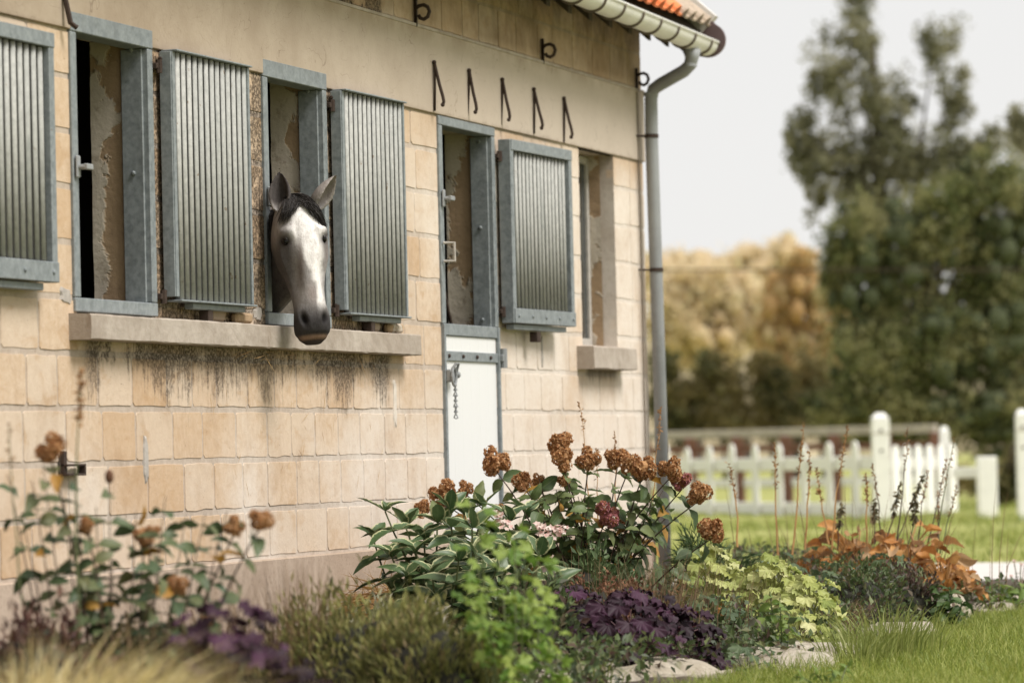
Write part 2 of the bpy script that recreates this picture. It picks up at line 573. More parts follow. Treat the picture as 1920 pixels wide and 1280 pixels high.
c = t.mix(t.math('MULTIPLY', t.ss(t.math('ADD', z, t.math('MULTIPLY', t.noise(p_, 7, 5, .7), .08)), 2.93, 2.885), .55), c, (0.22, 0.16, 0.11))
c = t.mix(t.math('MULTIPLY', t.math('MULTIPLY', t.ss(t.noise(t.pos(1, 1, 1), 3.7, 2, .5, 1.5), .497, .5), t.ss(t.noise(t.pos(1, 1, 1), 3.7, 2, .5, 1.5), .504, .501)), .5), c, (0.16, 0.11, 0.08))
c = t.mix(t.math('MULTIPLY', t.ss(t.noise(t.pos(14, 4, 1.0), 1.0, 4, .7), .64, .75), .5), c, (0.20, 0.14, 0.09))
c = t.mix(t.math('MULTIPLY', t.math('MULTIPLY', t.ss(z, 3.2, 3.33), t.ss(t.noise(p_, 3, 4), .35, .6)), .5), c, (0.26, 0.19, 0.12))
t.bump(t.noise(p_, 60, 5), .35, .004)
M_BAND = t.fin(c, .93, 0, .2)
t = NT('plinth_render')
p_ = t.pos()
c = t.mix(t.ss(t.noise(p_, 3.0, 6, .7), .35, .68), (0.385, 0.295, 0.225), (0.48, 0.38, 0.30))
c = t.mix(t.math('MULTIPLY', t.ss(t.noise(p_, 60, 4), .5, .72), .4), c, (0.24, 0.185, 0.145))
t.bump(t.noise(p_, 70, 5), .5, .006)
M_PLINTH = t.fin(c, .95, 0, .15)
t = NT('concrete_sill')
p_ = t.pos()
c = t.mix(t.ss(t.noise(p_, 5, 6, .7), .32, .7), (0.33, 0.275, 0.225), (0.47, 0.41, 0.35))
c = t.mix(t.math('MULTIPLY', t.ss(t.noise(t.pos(9, 4, 2), 1, 5, .75), .57, .75), .55), c, (0.19, 0.135, 0.09))
t.bump(t.noise(p_, 45, 6, .7), .6, .006)
M_SILL = t.fin(c, .93, 0, .2)
t = NT('old_plaster')
p_ = t.pos(); x, y, z = t.sep(p_)
m = t.ss(t.math('ADD', t.noise(p_, 3.3, 5, .6, .4), t.ss(y, .1, .27, -.07, .10)), .46, .50)
c = t.mix(m, (0.36, 0.255, 0.16), (0.52, 0.46, 0.38))
c = t.mix(t.math('MULTIPLY', t.ss(t.noise(p_, 12, 5, .7), .5, .72), .55), c, (0.18, 0.125, 0.08))
t.bump(t.math('ADD', m, t.math('MULTIPLY', t.noise(p_, 30, 4), .6)), .7, .012)
M_PLASTER = t.fin(c, .95, 0, .2)
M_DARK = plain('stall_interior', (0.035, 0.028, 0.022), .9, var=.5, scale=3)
t = NT('galvanised_steel')
p_ = t.pos()
sp1 = t.noise(p_, 28, 5, .7); sp2 = t.noise(t.pos(3, 3, .6), 6, 4, .7)
vor = t.n('TexVoronoi'); vor.inputs['Scale'].default_value = 60; t.l(p_, vor.inputs['Vector'])
c = t.mix(t.ss(sp1, .3, .7), (0.150, 0.170, 0.180), (0.265, 0.290, 0.300))
c = t.mix(t.math('MULTIPLY', t.ss(sp2, .5, .75), .45), c, (0.13, 0.14, 0.14))
c = t.mix(t.math('MULTIPLY', t.sep(vor.outputs['Color'])[0], .22), c, (0.35, 0.375, 0.38))
c = t.mix(t.math('MULTIPLY', t.ss(t.noise(p_, 17, 4, .7), .68, .76), .6), c, (0.15, 0.09, 0.05))
M_GALV = t.fin(c, t.ss(sp1, .3, .7, .5, .7), .15)
t = NT('galvanised_ribs')
p_ = t.pos()
sp1 = t.noise(p_, 34, 5, .75); sp2 = t.noise(t.pos(1, 1, .25), 9, 5, .7)
oi = t.n('ObjectInfo')
c = t.mix(t.ss(sp1, .3, .7), (0.325, 0.325, 0.305), (0.465, 0.46, 0.432))
c = t.mix(t.math('MULTIPLY', oi.outputs['Random'], .35), c, (0.27, 0.28, 0.265))
c = t.mix(t.math('MULTIPLY', t.ss(sp2, .52, .72), .5), c, (0.19, 0.205, 0.19))
c = t.mix(t.math('MULTIPLY', t.ss(t.noise(p_, 21, 3, .7), .67, .74), .75), c, (0.17, 0.11, 0.06))
M_RIB = t.fin(c, .72, .0, .25)
M_SHEET = plain('dull_sheet', (0.016, 0.015, 0.013), .8, var=.5, scale=12)
M_IRON = plain('rusty_iron', (0.060, 0.038, 0.028), .8, .3, var=.6, scale=40, bump=.4)
t = NT('white_door_panel')
c = t.mix(t.math('MULTIPLY', t.ss(t.noise(t.pos(20, 4, .4), 1, 4), .5, .8), .12), (0.72, 0.72, 0.715), (0.58, 0.575, 0.56))
M_WHITE = t.fin(c, .5)
M_ZINC = plain('zinc_pipe', (0.29, 0.30, 0.305), .6, .1, var=.35, scale=5)
M_GUTTER = plain('pale_gutter_zinc', (0.78, 0.77, 0.72), .55, .0, var=.2, scale=6)
M_BRACKET = plain('gutter_bracket', (0.16, 0.13, 0.10), .7, .3)
M_CAP = plain('gutter_end_brown', (0.13, 0.085, 0.085), .6)
M_WOOD_DARK = plain('eave_timber', (0.06, 0.045, 0.033), .9, var=.5, scale=8)
M_WOODGREY = plain('grey_window_wood', (0.45, 0.42, 0.38), .8, var=.5, scale=25)

B = thing('stable_building', (19, 0, 0), 'pale stone stable with steel shuttered openings and orange tiled roof', 'building')

# --- wall core (mortar) cut around the openings, then one stone block after another
wall = MB()
xs = sorted({X_START, X_END} | {o[0] for o in OPEN} | {o[1] for o in OPEN})
for a, b in zip(xs[:-1], xs[1:]):
    op = [o for o in OPEN if o[0] <= a + 1e-6 and o[1] >= b - 1e-6]
    zr = [(0.0, 3.86)] if not op else [(0.0, op[0][2]), (op[0][3], 3.86)]
    for z0, z1 in zr:
        if z1 - z0 > .05:
            wall.box(a, b, 0.0032, TH, z0, z1)
wall_o = wall.build('wall', M_MORTAR, B)

def block_mesh(k):
    rd = random.Random(100 + k)
    w, h = .335, .215
    per = []
    for (cx, cz, ex, ez) in ((-1, -1, 1, 0), (1, -1, 0, 1), (1, 1, -1, 0), (-1, 1, 0, -1)):
        x0, z0 = cx * w / 2, cz * h / 2
        rr = rd.uniform(.006, .016)
        ax, az = (0, -cz) if ex else (-cx, 0)
        per.append((x0 + ax * rr, z0 + az * rr)); per.append((x0 + ex * rr, z0 + ez * rr))
        L = w if ex else h
        for q in ((.5,) if rd.random() < .5 else (.35, .7)):
            j = rd.uniform(-.005, .005)
            per.append((x0 + ex * L * q + (0 if ex else j), z0 + ez * L * q + (j if ex else 0)))
    n = len(per)
    mb = MB()
    v = [(x * .990, rd.uniform(-.0003, .0003), z * .987) for x, z in per] + [(x, .003, z) for x, z in per] + [(x, .05, z) for x, z in per]
    f = [tuple(range(n))]
    for r in (0, 1):
        for i in range(n):
            j = (i + 1) % n
            f.append((r * n + i, (r + 1) * n + i, (r + 1) * n + j, r * n + j))
    return mb.add(v, f).mesh('stone_block', M_STONE)
BLK = [block_mesh(k) for k in range(12)]
nblk = 0
def put_block(x0, x1, z0, z1):
    global nblk
    w, h = x1 - x0, z1 - z0
    me = BLK[(nblk * 5 + int(x0 * 13)) % 12]
    M = Matrix.Translation(((x0 + x1) / 2, random.uniform(-.0015, .0015), (z0 + z1) / 2)) @ Matrix.Rotation(random.uniform(-.003, .003), 4, 'Z') @ Matrix.Rotation(random.uniform(-.008, .008), 4, 'Y') @ Matrix.Diagonal((w / .335, 1, h / .215, 1))
    obj('stone_block', me, wall_o, M)
    nblk += 1
courses = [(ZP + .012 + k * COURSE, ZP + .012 + (k + 1) * COURSE - .026) for k in range(10)]
courses[-1] = (courses[-1][0], Z_B0 - .01)
courses += [(Z_B1 + .012, Z_B1 + .225), (Z_B1 + .243, Z_B1 + .46)]
for ci, (z0, z1) in enumerate(courses):
    segs = []
    cuts = sorted({13.2, X_END} | {e for o in OPEN if o[2] < z1 and o[3] > z0 for e in o[:2]})
    for a, b in zip(cuts[:-1], cuts[1:]):
        op = [o for o in OPEN if o[0] <= a + 1e-6 and o[1] >= b - 1e-6 and o[2] < z1 and o[3] > z0]
        if not op:
            segs.append((a, b, z0, z1))
        elif op[0][2] - .015 - z0 > .06:
            segs.append((a, b, z0, op[0][2] - .015))
    for a, b, s0, s1 in segs:
        L = b - a
        nn = max(1, round(L / .345))
        if nn == 1:
            ws = [L]
        else:
            ws = [random.uniform(.8, 1.2) for _ in range(nn)]
            if (ci % 2) and nn > 2:
                ws[0] *= .55; ws[-1] *= 1.1
            k = L / sum(ws); ws = [w * k for w in ws]
        q = a
        for w in ws:
            g0 = .0 if abs(q - a) < 1e-6 and a > 13.3 else .006
            g1 = .0 if abs(q + w - b) < 1e-6 else .006
            if w > .06:
                put_block(q + g0 + .001, q + w - g1 - .001, s0, s1)
            q += w
print('blocks', nblk)
M_CEMENT = plain('cement_repair', (0.44, 0.40, 0.36), .95, var=.5, scale=22, bump=.6)
M_LIMEW = plain('lime_smear', (0.68, 0.61, 0.53), .95, var=.3, scale=18, bump=.3)
def patch(x, z, w, h, mat, seed):
    r = random.Random(seed)
    n = 18
    v = [(x, -.0075, z)]; f = []
    for i in range(n):
        a = 2 * math.pi * i / n
        k = r.uniform(.72, 1.12)
        cx_ = math.copysign(abs(math.cos(a)) ** .6, math.cos(a)); cz_ = math.copysign(abs(math.sin(a)) ** .6, math.sin(a))
        v.append((x + w / 2 * k * cx_ * .8, -.0062, z + h / 2 * k * cz_ * .85)); v.append((x + w / 2 * k * cx_, .004, z + h / 2 * k * cz_))
    for i in range(n):
        j = (i + 1) % n
        f.append((0, 1 + 2 * j, 1 + 2 * i)); f.append((1 + 2 * i, 1 + 2 * j, 2 + 2 * j, 2 + 2 * i))
    MB().add(v, f).build('mortar_patch', mat, wall_o)
for i_, (x_, z_, w_, h_, m_) in enumerate(((15.74, 1.02, .055, .24, M_CEMENT), (19.02, 1.28, .06, .30, M_LIMEW), (19.25, 1.95, .035, .36, M_LIMEW), (21.60, 1.60, .03, .22, M_CEMENT), (14.93, 1.72, .12, .08, M_CEMENT), (17.12, 1.70, .10, .07, M_CEMENT))):
    patch(x_, z_, w_, h_, m_, i_)

# --- plinth, rendered band, gable return and the rest of the shell
MB().box(X_START, 19.80, -.022, .02, -.1, ZP - .004, .006).build('plinth', M_PLINTH, B)
MB().box(20.77, X_END + .012, -.022, .02, -.1, ZP - .012, .006).build('plinth', M_PLINTH, B)
bm_ = MB().box(X_START, X_END + .012, -.014, .05, Z_B0, Z_B1, .004).build('lintel_band', M_BAND, B)
MB().box(X_START, X_END + .006, -.019, -.01, Z_B1 - .012, Z_B1 + .004).build('band_drip', M_IRON if False else M_SILL, B)
shell = MB()
shell.box(X_END - .25, X_END - .002, TH, 7.0, 0, 3.9)
shell.box(X_START, X_START + .25, TH, 7.0, 0, 3.9)
shell.box(X_START, X_END - .004, 6.75, 7.0, 0, 3.9)
shell.build('outer_wall', M_MORTAR, B)
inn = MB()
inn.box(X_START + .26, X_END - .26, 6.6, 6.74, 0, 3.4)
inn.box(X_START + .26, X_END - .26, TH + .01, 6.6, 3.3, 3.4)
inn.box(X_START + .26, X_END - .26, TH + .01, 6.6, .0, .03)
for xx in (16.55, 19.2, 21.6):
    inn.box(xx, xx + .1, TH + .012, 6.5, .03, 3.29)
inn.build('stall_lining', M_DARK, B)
MB().tube([(15.62, .75, .05), (15.62, .75, 3.28)], .018, 8).build('stall_pole', M_GALV, B)

# reveals: rough old plaster inside each opening
for i, (x0, x1, z0, z1) in enumerate(OPEN):
    nz = 14
    for side, xx, sg in ((0, x0, 1), (1, x1, -1)):
        m = MB()
        v = []; f = []
        for a in range(nz + 1):
            for b in range(5):
                v.append((xx + sg * (.006 + rng.uniform(0, .010)), .09 + (TH + .005 - .09) * b / 4, z0 + (z1 - z0) * a / nz))
        for a in range(nz):
            for b in range(4):
                k = a * 5 + b
                f.append((k, k + 1, k + 6, k + 5) if side else (k, k + 5, k + 6, k + 1))
        m.add(v, f)
        m.build('reveal', M_PLASTER, B, True)

def bolts(mb, pts, r=.010, d=.010, axis=(0, -1, 0)):
    a = np.array(axis, float)
    for p in pts:
        p = np.array(p, float)
        mb.tube([p, p + a * d * .6, p + a * d], [r, r, r * .55], 7)

# --- steel window frames
def window_frame(x0, x1, z0, z1, bottom=True, hdr=.085, proud=-.016):
    fr = MB()
    fr.box(x0, x1, proud, .09, z1 - hdr, z1, .004)
    fr.box(x0, x0 + .058, proud + .002, .085, z0 + (.062 if bottom else 0), z1 - hdr - .001, .004)
    fr.box(x1 - .055, x1, proud + .002, .10, z0 + (.062 if bottom else 0), z1 - hdr - .001, .004)
    fr.box(x1 - .068, x1 - .055, .012, .115, z0 + (.062 if bottom else 0), z1 - hdr - .002, .003)
    if bottom:
        fr.box(x0, x1, proud, .08, z0, z0 + .060, .004)
    o = fr.build('window_frame' if bottom else 'door_frame', M_GALV, B)
    for q in (.04, .5, .93):
        b = MB()
        bolts(b, [(x1 - .069, .06, z0 + (z1 - z0) * q)], .011, .012, (-1, 0, 0))
        b.build('bolt', M_GALV, o)
    for zz in (z0 + .09, z1 - .16):
        hg = MB()
        hg.tube([(x1 + .03, -.03, zz - .03), (x1 + .03, -.03, zz + .03)], .016, 8)
        hg.box(x1 - .005, x1 + .075, -.034, -.012, zz - .012, zz + .014, .003)
        hg.build('hinge', M_IRON, o)
    la = MB()
    zl = z0 + (z1 - z0) * (.48 if bottom else .6)
    la.tube([(x0 + .03, -.02, zl), (x0 + .03, -.06, zl)], .012, 8)
    la.box(x0 + .02, x0 + .085, -.072, -.052, zl - .012, zl + .014, .004)
    la.box(x0 + .008, x0 + .045, -.03, -.02, zl - .045, zl + .05, .004)
    la.build('latch', M_ZINC, o)
    return o
window_frame(15.005, 15.885, 1.655, 2.942)
window_frame(17.22, 18.08, 1.652, 2.937)
dfr = window_frame(19.795, 20.768, 1.72, 2.858, False, .05)

# --- ribbed steel shutters
def shutter(x0, z0, z1, width, ang, ribs, framed, ystand, label):
    """hinge edge at x0, lies nearly flat against the wall; ang turns the free edge away from it"""
    root = bpy.data.objects.new('shutter', None)
    COL.objects.link(root)
    root.parent = B
    root.location = Vector((x0, ystand, z0)) - B.location
    root.rotation_euler = (0, 0, -ang)
    root['label'] = label
    def add(nm, mb, mat, smooth=False):
        o = bpy.data.objects.new(nm, mb.mesh(nm, mat, smooth))
        COL.objects.link(o); o.parent = root
        return o
    H = z1 - z0
    fr = MB()
    if framed:
        fr.box(0, .012, -.02, .055, 0, H, .003)                 # hinge side, seen edge on
        fr.box(.012, .05, -.02, -.012, 0, H, .002)
        fr.box(width - .05, width, -.022, .03, 0, H, .003)
        fr.box(.012, width, -.026, -.008, H - .062, H, .003)
        fr.box(.012, width, -.028, -.008, 0, .085, .003)
        fr.box(.05, width - .1, .0, .05, -.035, -.004, .003)
    else:
        fr.box(0, .008, .0, .056, 0.01, H, .002)              # flange of the angle iron
        fr.box(.009, .04, -.004, .004, .01, H, .002)
        fr.box(.01, width + .004, -.028, .05, H + .001, H + .009, .002)
        fr.box(.01, width + .004, -.028, .05, -.012, -.003, .002)
        fr.box(width - .02, width, -.012, .04, 0, H, .002)
        fr.box(.2, width - .08, .0, .045, -.04, -.013, .003)
    add('shutter_frame', fr, M_GALV)
    add('backing_sheet', MB().box(.02, width - .012, .0062, .014, .0, H), M_SHEET)
    a, b = (.055, width - .055) if framed else (.05, width - .002)
    zz0, zz1 = (.087, H - .064) if framed else (.0, H - .001)
    pitch = (b - a) / ribs
    rm = MB()
    for ring_z in (0, 1):
        pass
    seg = 9
    v = []
    for z in (zz0, zz1):
        for k in range(seg + 1):
            an = math.pi * k / seg
            v.append((pitch * .31 * math.cos(an), -pitch * .17 * math.sin(an) + .006, z))
    f = [(k, k + 1, seg + 2 + k, seg + 1 + k) for k in range(seg)] + [tuple(range(seg + 1))[::-1], tuple(range(seg + 1, 2 * seg + 2)), (0, seg + 1, 2 * seg + 1, seg)]
    rme = rm.add(v, f).mesh('rib', M_RIB)
    for pl in rme.polygons:
        pl.use_smooth = len(pl.vertices) == 4
    for k in range(ribs):
        o = bpy.data.objects.new('rib', rme)
        COL.objects.link(o); o.parent = root
        o.location = (a + pitch * (k + .5) + random.uniform(-.001, .001), random.uniform(-.001, .001), 0)
    bo = MB()
    if framed:
        bolts(bo, [(q * width, -.028, .042) for q in (.06, .28, .5, .72, .95)], .010, .008)
        bolts(bo, [(width - .002, .01, H * q) for q in (.08, .12, .3, .34, .7, .9)], .008, .008, (1, 0, 0))
    else:
        bolts(bo, [(-.001, .05, H * q) for q in (.03, .97)], .011, .006, (-1, 0, 0))
    add('bolt', bo, M_IRON if not framed else M_GALV)
    stop = MB().box(width * .42, width * .48, .0, .05, -.10, -.04, .004)
    add('shutter_stop', stop, M_IRON)
    return root
shutter(13.45, 1.762, 2.806, 1.205, 0.0, 17, True, -.075, 'steel ribbed shutter with riveted rails')
shutter(15.945, 1.735, 2.852, .89, .012, 13, False, -.075, 'steel ribbed shutter beside the empty opening')
shutter(18.115, 1.735, 2.852, .87, .02, 13, False, -.075, 'steel ribbed shutter beside the horse')
shutter(20.80, 1.745, 2.795, 1.03, .045, 15, True, -.075, 'steel ribbed shutter with flat frame beside the white door')

# --- sills
def rough_box(x0, x1, y0, y1, z0, z1, nx, seed):
    rd = random.Random(seed)
    v = []; f = []
    prof = [(y1, z0), (y0 + .005, z0), (y0, z0 + .005), (y0, (z0 + z1) / 2), (y0 + .001, z1 - .006), (y0 + .007, z1), (y1, z1 + .006)]
    for i in range(nx + 1):
        x = x0 + (x1 - x0) * i / nx
        for (yy, zz) in prof:
            v.append((x + (rd.uniform(-.004, .004) if 0 < i < nx else 0), yy + rd.uniform(-.002, .002), zz + rd.uniform(-.0018, .0018)))
    n = len(prof)
    for i in range(nx):
        for k in range(n - 1):
            f.append((i * n + k, (i + 1) * n + k, (i + 1) * n + k + 1, i * n + k + 1))
        f.append((i * n + n - 1, (i + 1) * n + n - 1, (i + 1) * n, i * n))
    f.append(tuple(range(n))[::-1]); f.append(tuple(nx * n + k for k in range(n)))
    f = [q[::-1] for q in f]
    return MB().add(v, f)
rough_box(14.955, 19.17, -.105, .03, 1.532, 1.642, 60, 3).build('window_sill', M_SILL, B)
rough_box(22.31, 23.24, -.11, .03, 1.505, 1.642, 14, 4).build('window_sill', M_SILL, B)
# loose lime lumps and rubble left lying on the long sill
for (xx, w, h, mt) in ((16.45, .16, .06, M_WHITE), (16.75, .2, .05, M_SILL), (18.55, .16, .055, M_WHITE), (18.85, .22, .05, M_SILL)):
    MB().box(xx, xx + w, -.045, -.005, 1.648, 1.648 + h, .012).build('sill_packing', M_PLASTER if mt is M_SILL else M_BAND, B)

# --- small window in the end bay: deep reveal with an old timber casement
cs = MB()
cs.box(22.462, 22.50, .16, .20, 1.665, 2.855, .004)
cs.box(23.13, 23.17, .16, .20, 1.665, 2.855, .004)
cs.box(22.50, 23.13, .16, .20, 1.665, 1.71, .004)
cs.box(22.50, 23.13, .16, .20, 2.81, 2.855, .004)
cs.box(22.80, 22.83, .165, .195, 1.71, 2.81, .004)
co = cs.build('casement', M_WOODGREY, B)
tg = NT('window_glass')
tg.fin((0.05, 0.055, 0.055), .08)
MB().box(22.50, 22.80, .178, .182, 1.71, 2.81).build('pane', tg.m, co)
MB().box(22.83, 23.13, .178, .182, 1.71, 2.81).build('pane', tg.m, co)

# --- white lower half of the stable door
dr = bpy.data.objects.new('stable_door', None)
COL.objects.link(dr); dr.parent = B
dr.location = Vector((19.80, 0, 0)) - B.location
def dpart(nm, mb, mat, smooth=False):
    o = bpy.data.objects.new(nm, mb.mesh(nm, mat, smooth)); COL.objects.link(o); o.parent = dr
    return o
for k in range(6):                      # tongue and groove boards
    w = .905 / 6
    dpart('board', MB().box(.032 + k * w + .0004, .032 + (k + 1) * w - .0004, .0, .035, .06, 1.655, .0008), M_WHITE)
dpart('top_rail', MB().box(.025, .945, -.012, .04, 1.657, 1.722, .004), M_GALV)
dpart('edge_strip', MB().box(.0, .026, -.02, .04, .05, 1.72, .003), M_GALV)
dpart('edge_strip', MB().box(.943, .968, -.02, .04, .05, 1.72, .003), M_GALV)
st = dpart('strap_hinge', MB().box(.03, .96, -.012, -.001, 1.518, 1.572, .003), M_GALV)
for q in (.08, .32, .56, .8):
    bo = MB(); bolts(bo, [(q, -.012, 1.545)], .011, .012)
    dpart('bolt', bo, M_IRON)
hg = MB().tube([(.99, -.03, 1.49), (.99, -.03, 1.60)], .022, 10).box(.955, 1.03, -.04, -.016, 1.525, 1.565, .004)
dpart('hinge', hg, M_ZINC)
lt = MB()
lt.box(.005, .10, -.05, -.018, 1.40, 1.47, .006)
th = np.linspace(0, 2 * math.pi, 13)
lt.tube([(.04 + .035 * math.cos(a), -.055, 1.43 + .05 * math.sin(a)) for a in th], .008, 6)
lt.tube([(.02, -.05, 1.47), (.035, -.07, 1.50), (.075, -.07, 1.50), (.09, -.05, 1.45)], .008, 6)
for k in range(6):
    zc = 1.37 - k * .03
    lt.tube([(.055 + .014 * math.cos(a) * (1 if k % 2 else .3), -.055 + .008 * math.sin(a * 2), zc + .02 * math.sin(a)) for a in np.linspace(0, 6.28, 9)], .004, 5)
lt.ball((.11, -.05, 1.44), .02, 8, 6)
dpart('latch_chain', lt, M_ZINC)
h2 = MB().tube([(.01, -.02, 2.06), (.035, -.075, 2.06), (.035, -.075, 2.16), (.01, -.02, 2.16)], .009, 6)
dpart('pull_handle', h2, M_WOODGREY)
# dark cable loop hanging inside the doorway
MB().tube([(20.55, .24, 1.95), (20.62, .235, 1.80), (20.66, .235, 1.74)], .010, 6).build('cable', M_IRON, B)

# --- iron hooks on the band, iron eyes above it
hk = MB()
hk.tube([(0, -.002, -.26), (0, -.010, -.12), (0, -.012, .0)], .007, 6)
hk.tube([(0, -.014, .0), (0, -.018, -.03), (0, -.036, -.12), (0, -.052, -.185), (0, -.056, -.215), (0, -.050, -.228)], [.008, .009, .009, .009, .009, .009], 7)
hk.ball((0, -.049, -.230), .012, 8, 6)
hk.ball((0, -.012, .0), .013, 8, 6)
hkm = hk.mesh('iron_hook', M_IRON, True)
for k in range(5):
    x = 19.715 + k * .594
    obj('iron_hook', hkm, B, Matrix.Translation((x, -.012, 3.143 + random.uniform(-.012, .006))) @ Matrix.Rotation(random.uniform(-.05, .05), 4, 'X') @ Matrix.Scale(random.uniform(.93, 1.05), 4))
rgm = MB()
rgm.box(-.008, .008, -.018, .0, -.075, .075, .003)
rgm.tube([(0, -.012, .024), (0, -.03, .036), (0, -.055, .040), (0, -.078, .028), (0, -.088, .002), (0, -.078, -.026), (0, -.055, -.038), (0, -.034, -.030), (0, -.026, -.014)], .0105, 7)
rgm_ = rgm.mesh('iron_eye', M_IRON, True)
for x in (19.46, 21.72, 23.72):
    obj('iron_eye', rgm_, B, Matrix.Translation((x, -.004, 3.385)))
# bracket high up on the band and the little clamp low on the wall
MB().tube([(14.93, -.02, 3.02), (14.93, -.05, 2.88), (14.95, -.07, 2.86)], .012, 7).build('iron_hook', M_IRON, B)
cl = MB().box(14.82, 15.0, -.05, -.012, .955, .965, .002).box(14.82, 15.0, -.05, -.012, .995, 1.005, .002).box(14.985, 15.0, -.05, -.012, .965, .995, .002).box(14.82, 14.85, -.03, -.01, .965, 1.06, .002)
cl.build('wall_clamp', M_IRON, B)

# --- gutter, downpipe
fall = lambda x: -0.014 * (x - 22.06)
GY, GZ, GR = -.40, 3.655, .082
gut = MB()
v = []; f = []
GX0, GX1, ns, sg = 10.0, 24.02, 30, 14
for i in range(ns + 1):
    x = GX0 + (GX1 - GX0) * i / ns
    for k in range(sg + 1):
        a = math.pi + math.pi * k / sg
        v.append((x, GY + GR * math.cos(a), GZ + fall(x) + GR * math.sin(a)))
for i in range(ns):
    for k in range(sg):
        b = i * (sg + 1) + k
        f.append((b, b + 1, b + sg + 2, b + sg + 1))
gut.add(v, f)
gut.tube([(GX0, GY - GR, GZ + fall(GX0)), (GX1, GY - GR, GZ + fall(GX1))], .011, 8)
go = gut.build('gutter', M_GUTTER, B, True)
cp = MB()
v = [(GX1, GY + GR * 1.04 * math.cos(a), GZ + fall(GX1) + GR * 1.04 * math.sin(a)) for a in np.linspace(math.pi, 2 * math.pi, 15)]
v += [(GX1 + .012, y, z) for _, y, z in v]
f = [tuple(range(15)), tuple(range(15, 30))[::-1]] + [(i, i + 1, 16 + i, 15 + i) for i in range(14)]
cp.add(v, f).build('end_cap', M_CAP, go)
brm = MB().tube([(0, GY + (GR + .006) * math.cos(a), (GR + .006) * math.sin(a)) for a in np.linspace(math.pi, 2 * math.pi, 13)], .009, 5).mesh('gutter_bracket', M_BRACKET, True)
x = 23.85
while x > 18.6:
    obj('gutter_bracket', brm, go, Matrix.Translation((x, 0, GZ + fall(x))))
    x -= .395
dp = MB()
pp = [(23.66, -.40, 3.55), (23.66, -.40, 3.50), (23.665, -.385, 3.455), (23.68, -.34, 3.42), (23.735, -.17, 3.35), (23.75, -.115, 3.32), (23.757, -.095, 3.26), (23.757, -.092, 3.0), (23.80, -.09, 2.0), (23.84, -.09, .05)]
dp.tube(pp, [.062, .045] + [.042] * 8, 14)
po = dp.build('downpipe', M_ZINC, B, True)
for zz, xx in ((3.455, 23.665), (3.29, 23.755), (3.02, 23.757), (2.16, 23.793), (.9, 23.82)):
    m = MB().tube([(xx, -.092 if zz < 3.3 else -.385, zz - .012), (xx, -.092 if zz < 3.3 else -.385, zz + .012)], .0465, 14)
    if zz < 3.1:
        m.tube([(xx - .09, .0, zz), (xx - .03, -.07, zz)], .008, 6)
    m.build('pipe_collar', M_ZINC if zz > 3.1 else M_IRON, po)
# thin lead cable running down beside the pipe
MB().tube([(23.70, -.016, 3.30), (23.705, -.016, 2.4), (23.70, -.016, 1.5), (23.71, -.016, .6)], .006, 5).build('wall_cable', M_BRACKET, B)

# --- roof: rafters, boarding, clay pantiles
RP = R(42)
ry, rz = math.cos(RP), math.sin(RP)
E_Y, E_Z = -.385, 3.735           # eave edge
roof = bpy.data.objects.new('roof', None)
COL.objects.link(roof); roof.parent = B
roof.location = -B.location * 0
roof.location = Vector((0, 0, 0)) - B.location
def rpart(nm, me, M=None):
    o = bpy.data.objects.new(nm, me); COL.objects.link(o); o.parent = roof
    if M is not None: o.matrix_basis = M
    return o
dk = MB()
L = 5.4
v = [(xx, E_Y + .02 + ry * s - rz * (-o) * 1, E_Z - .03 + rz * s + ry * (-o)) for xx in (X_START - .2, 24.03) for s in (0, L) for o in (0, .03)]
dk.add(v, [(0, 1, 3, 2), (4, 6, 7, 5), (0, 4, 5, 1), (2, 3, 7, 6), (0, 2, 6, 4), (1, 5, 7, 3)])
# far slope so that the building is closed
v = [(xx, E_Y + ry * L + ry * s, E_Z - .03 + rz * L - rz * s - o) for xx in (X_START - .2, 24.03) for s in (0, L) for o in (0, .03)]
dk.add(v, [(0, 1, 3, 2), (4, 6, 7, 5), (0, 4, 5, 1), (2, 3, 7, 6), (0, 2, 6, 4), (1, 5, 7, 3)])
# gable triangle
dk.add([(X_END - .02, 0, 3.86), (X_END - .02, 7.0, 3.86), (X_END - .02, 3.6, 7.1), (X_END - .2, 0, 3.86), (X_END - .2, 7.0, 3.86), (X_END - .2, 3.6, 7.1)], [(0, 1, 2), (5, 4, 3), (0, 3, 4, 1)])
rpart('roof_deck', dk.mesh('roof_deck', M_WOOD_DARK))
rm = MB()
v = [(dx, -.30 + ry * s, 3.72 + rz * s - .10 - o) for dx in (-.035, .035) for s in (.03, .75) for o in (0, .075)]
rm.add(v, [(0, 1, 3, 2), (4, 6, 7, 5), (0, 4, 5, 1), (2, 3, 7, 6), (0, 2, 6, 4), (1, 5, 7, 3)])
rmm = rm.mesh('rafter', M_WOOD_DARK)
x = 23.95
while x > 17.5:
    rpart('rafter', rmm, Matrix.Translation((x, 0, 0)))
    x -= .42
t = NT('clay_tile')
oi = t.n('ObjectInfo'); p_ = t.pos()
x_, y_, z_ = t.sep(p_)
c = t.mix(oi.outputs['Random'], (0.74, 0.19, 0.06), (0.82, 0.28, 0.11))
c = t.mix(t.math('MULTIPLY', t.ss(t.noise(p_, 14, 4), .45, .7), .5), c, (0.42, 0.15, 0.07))
M_TILE = t.fin(c, .8)
M_TILE_OLD = plain('weathered_tile', (0.50, 0.40, 0.31), .9, var=.6, scale=12)
TW, TL = .178, .34
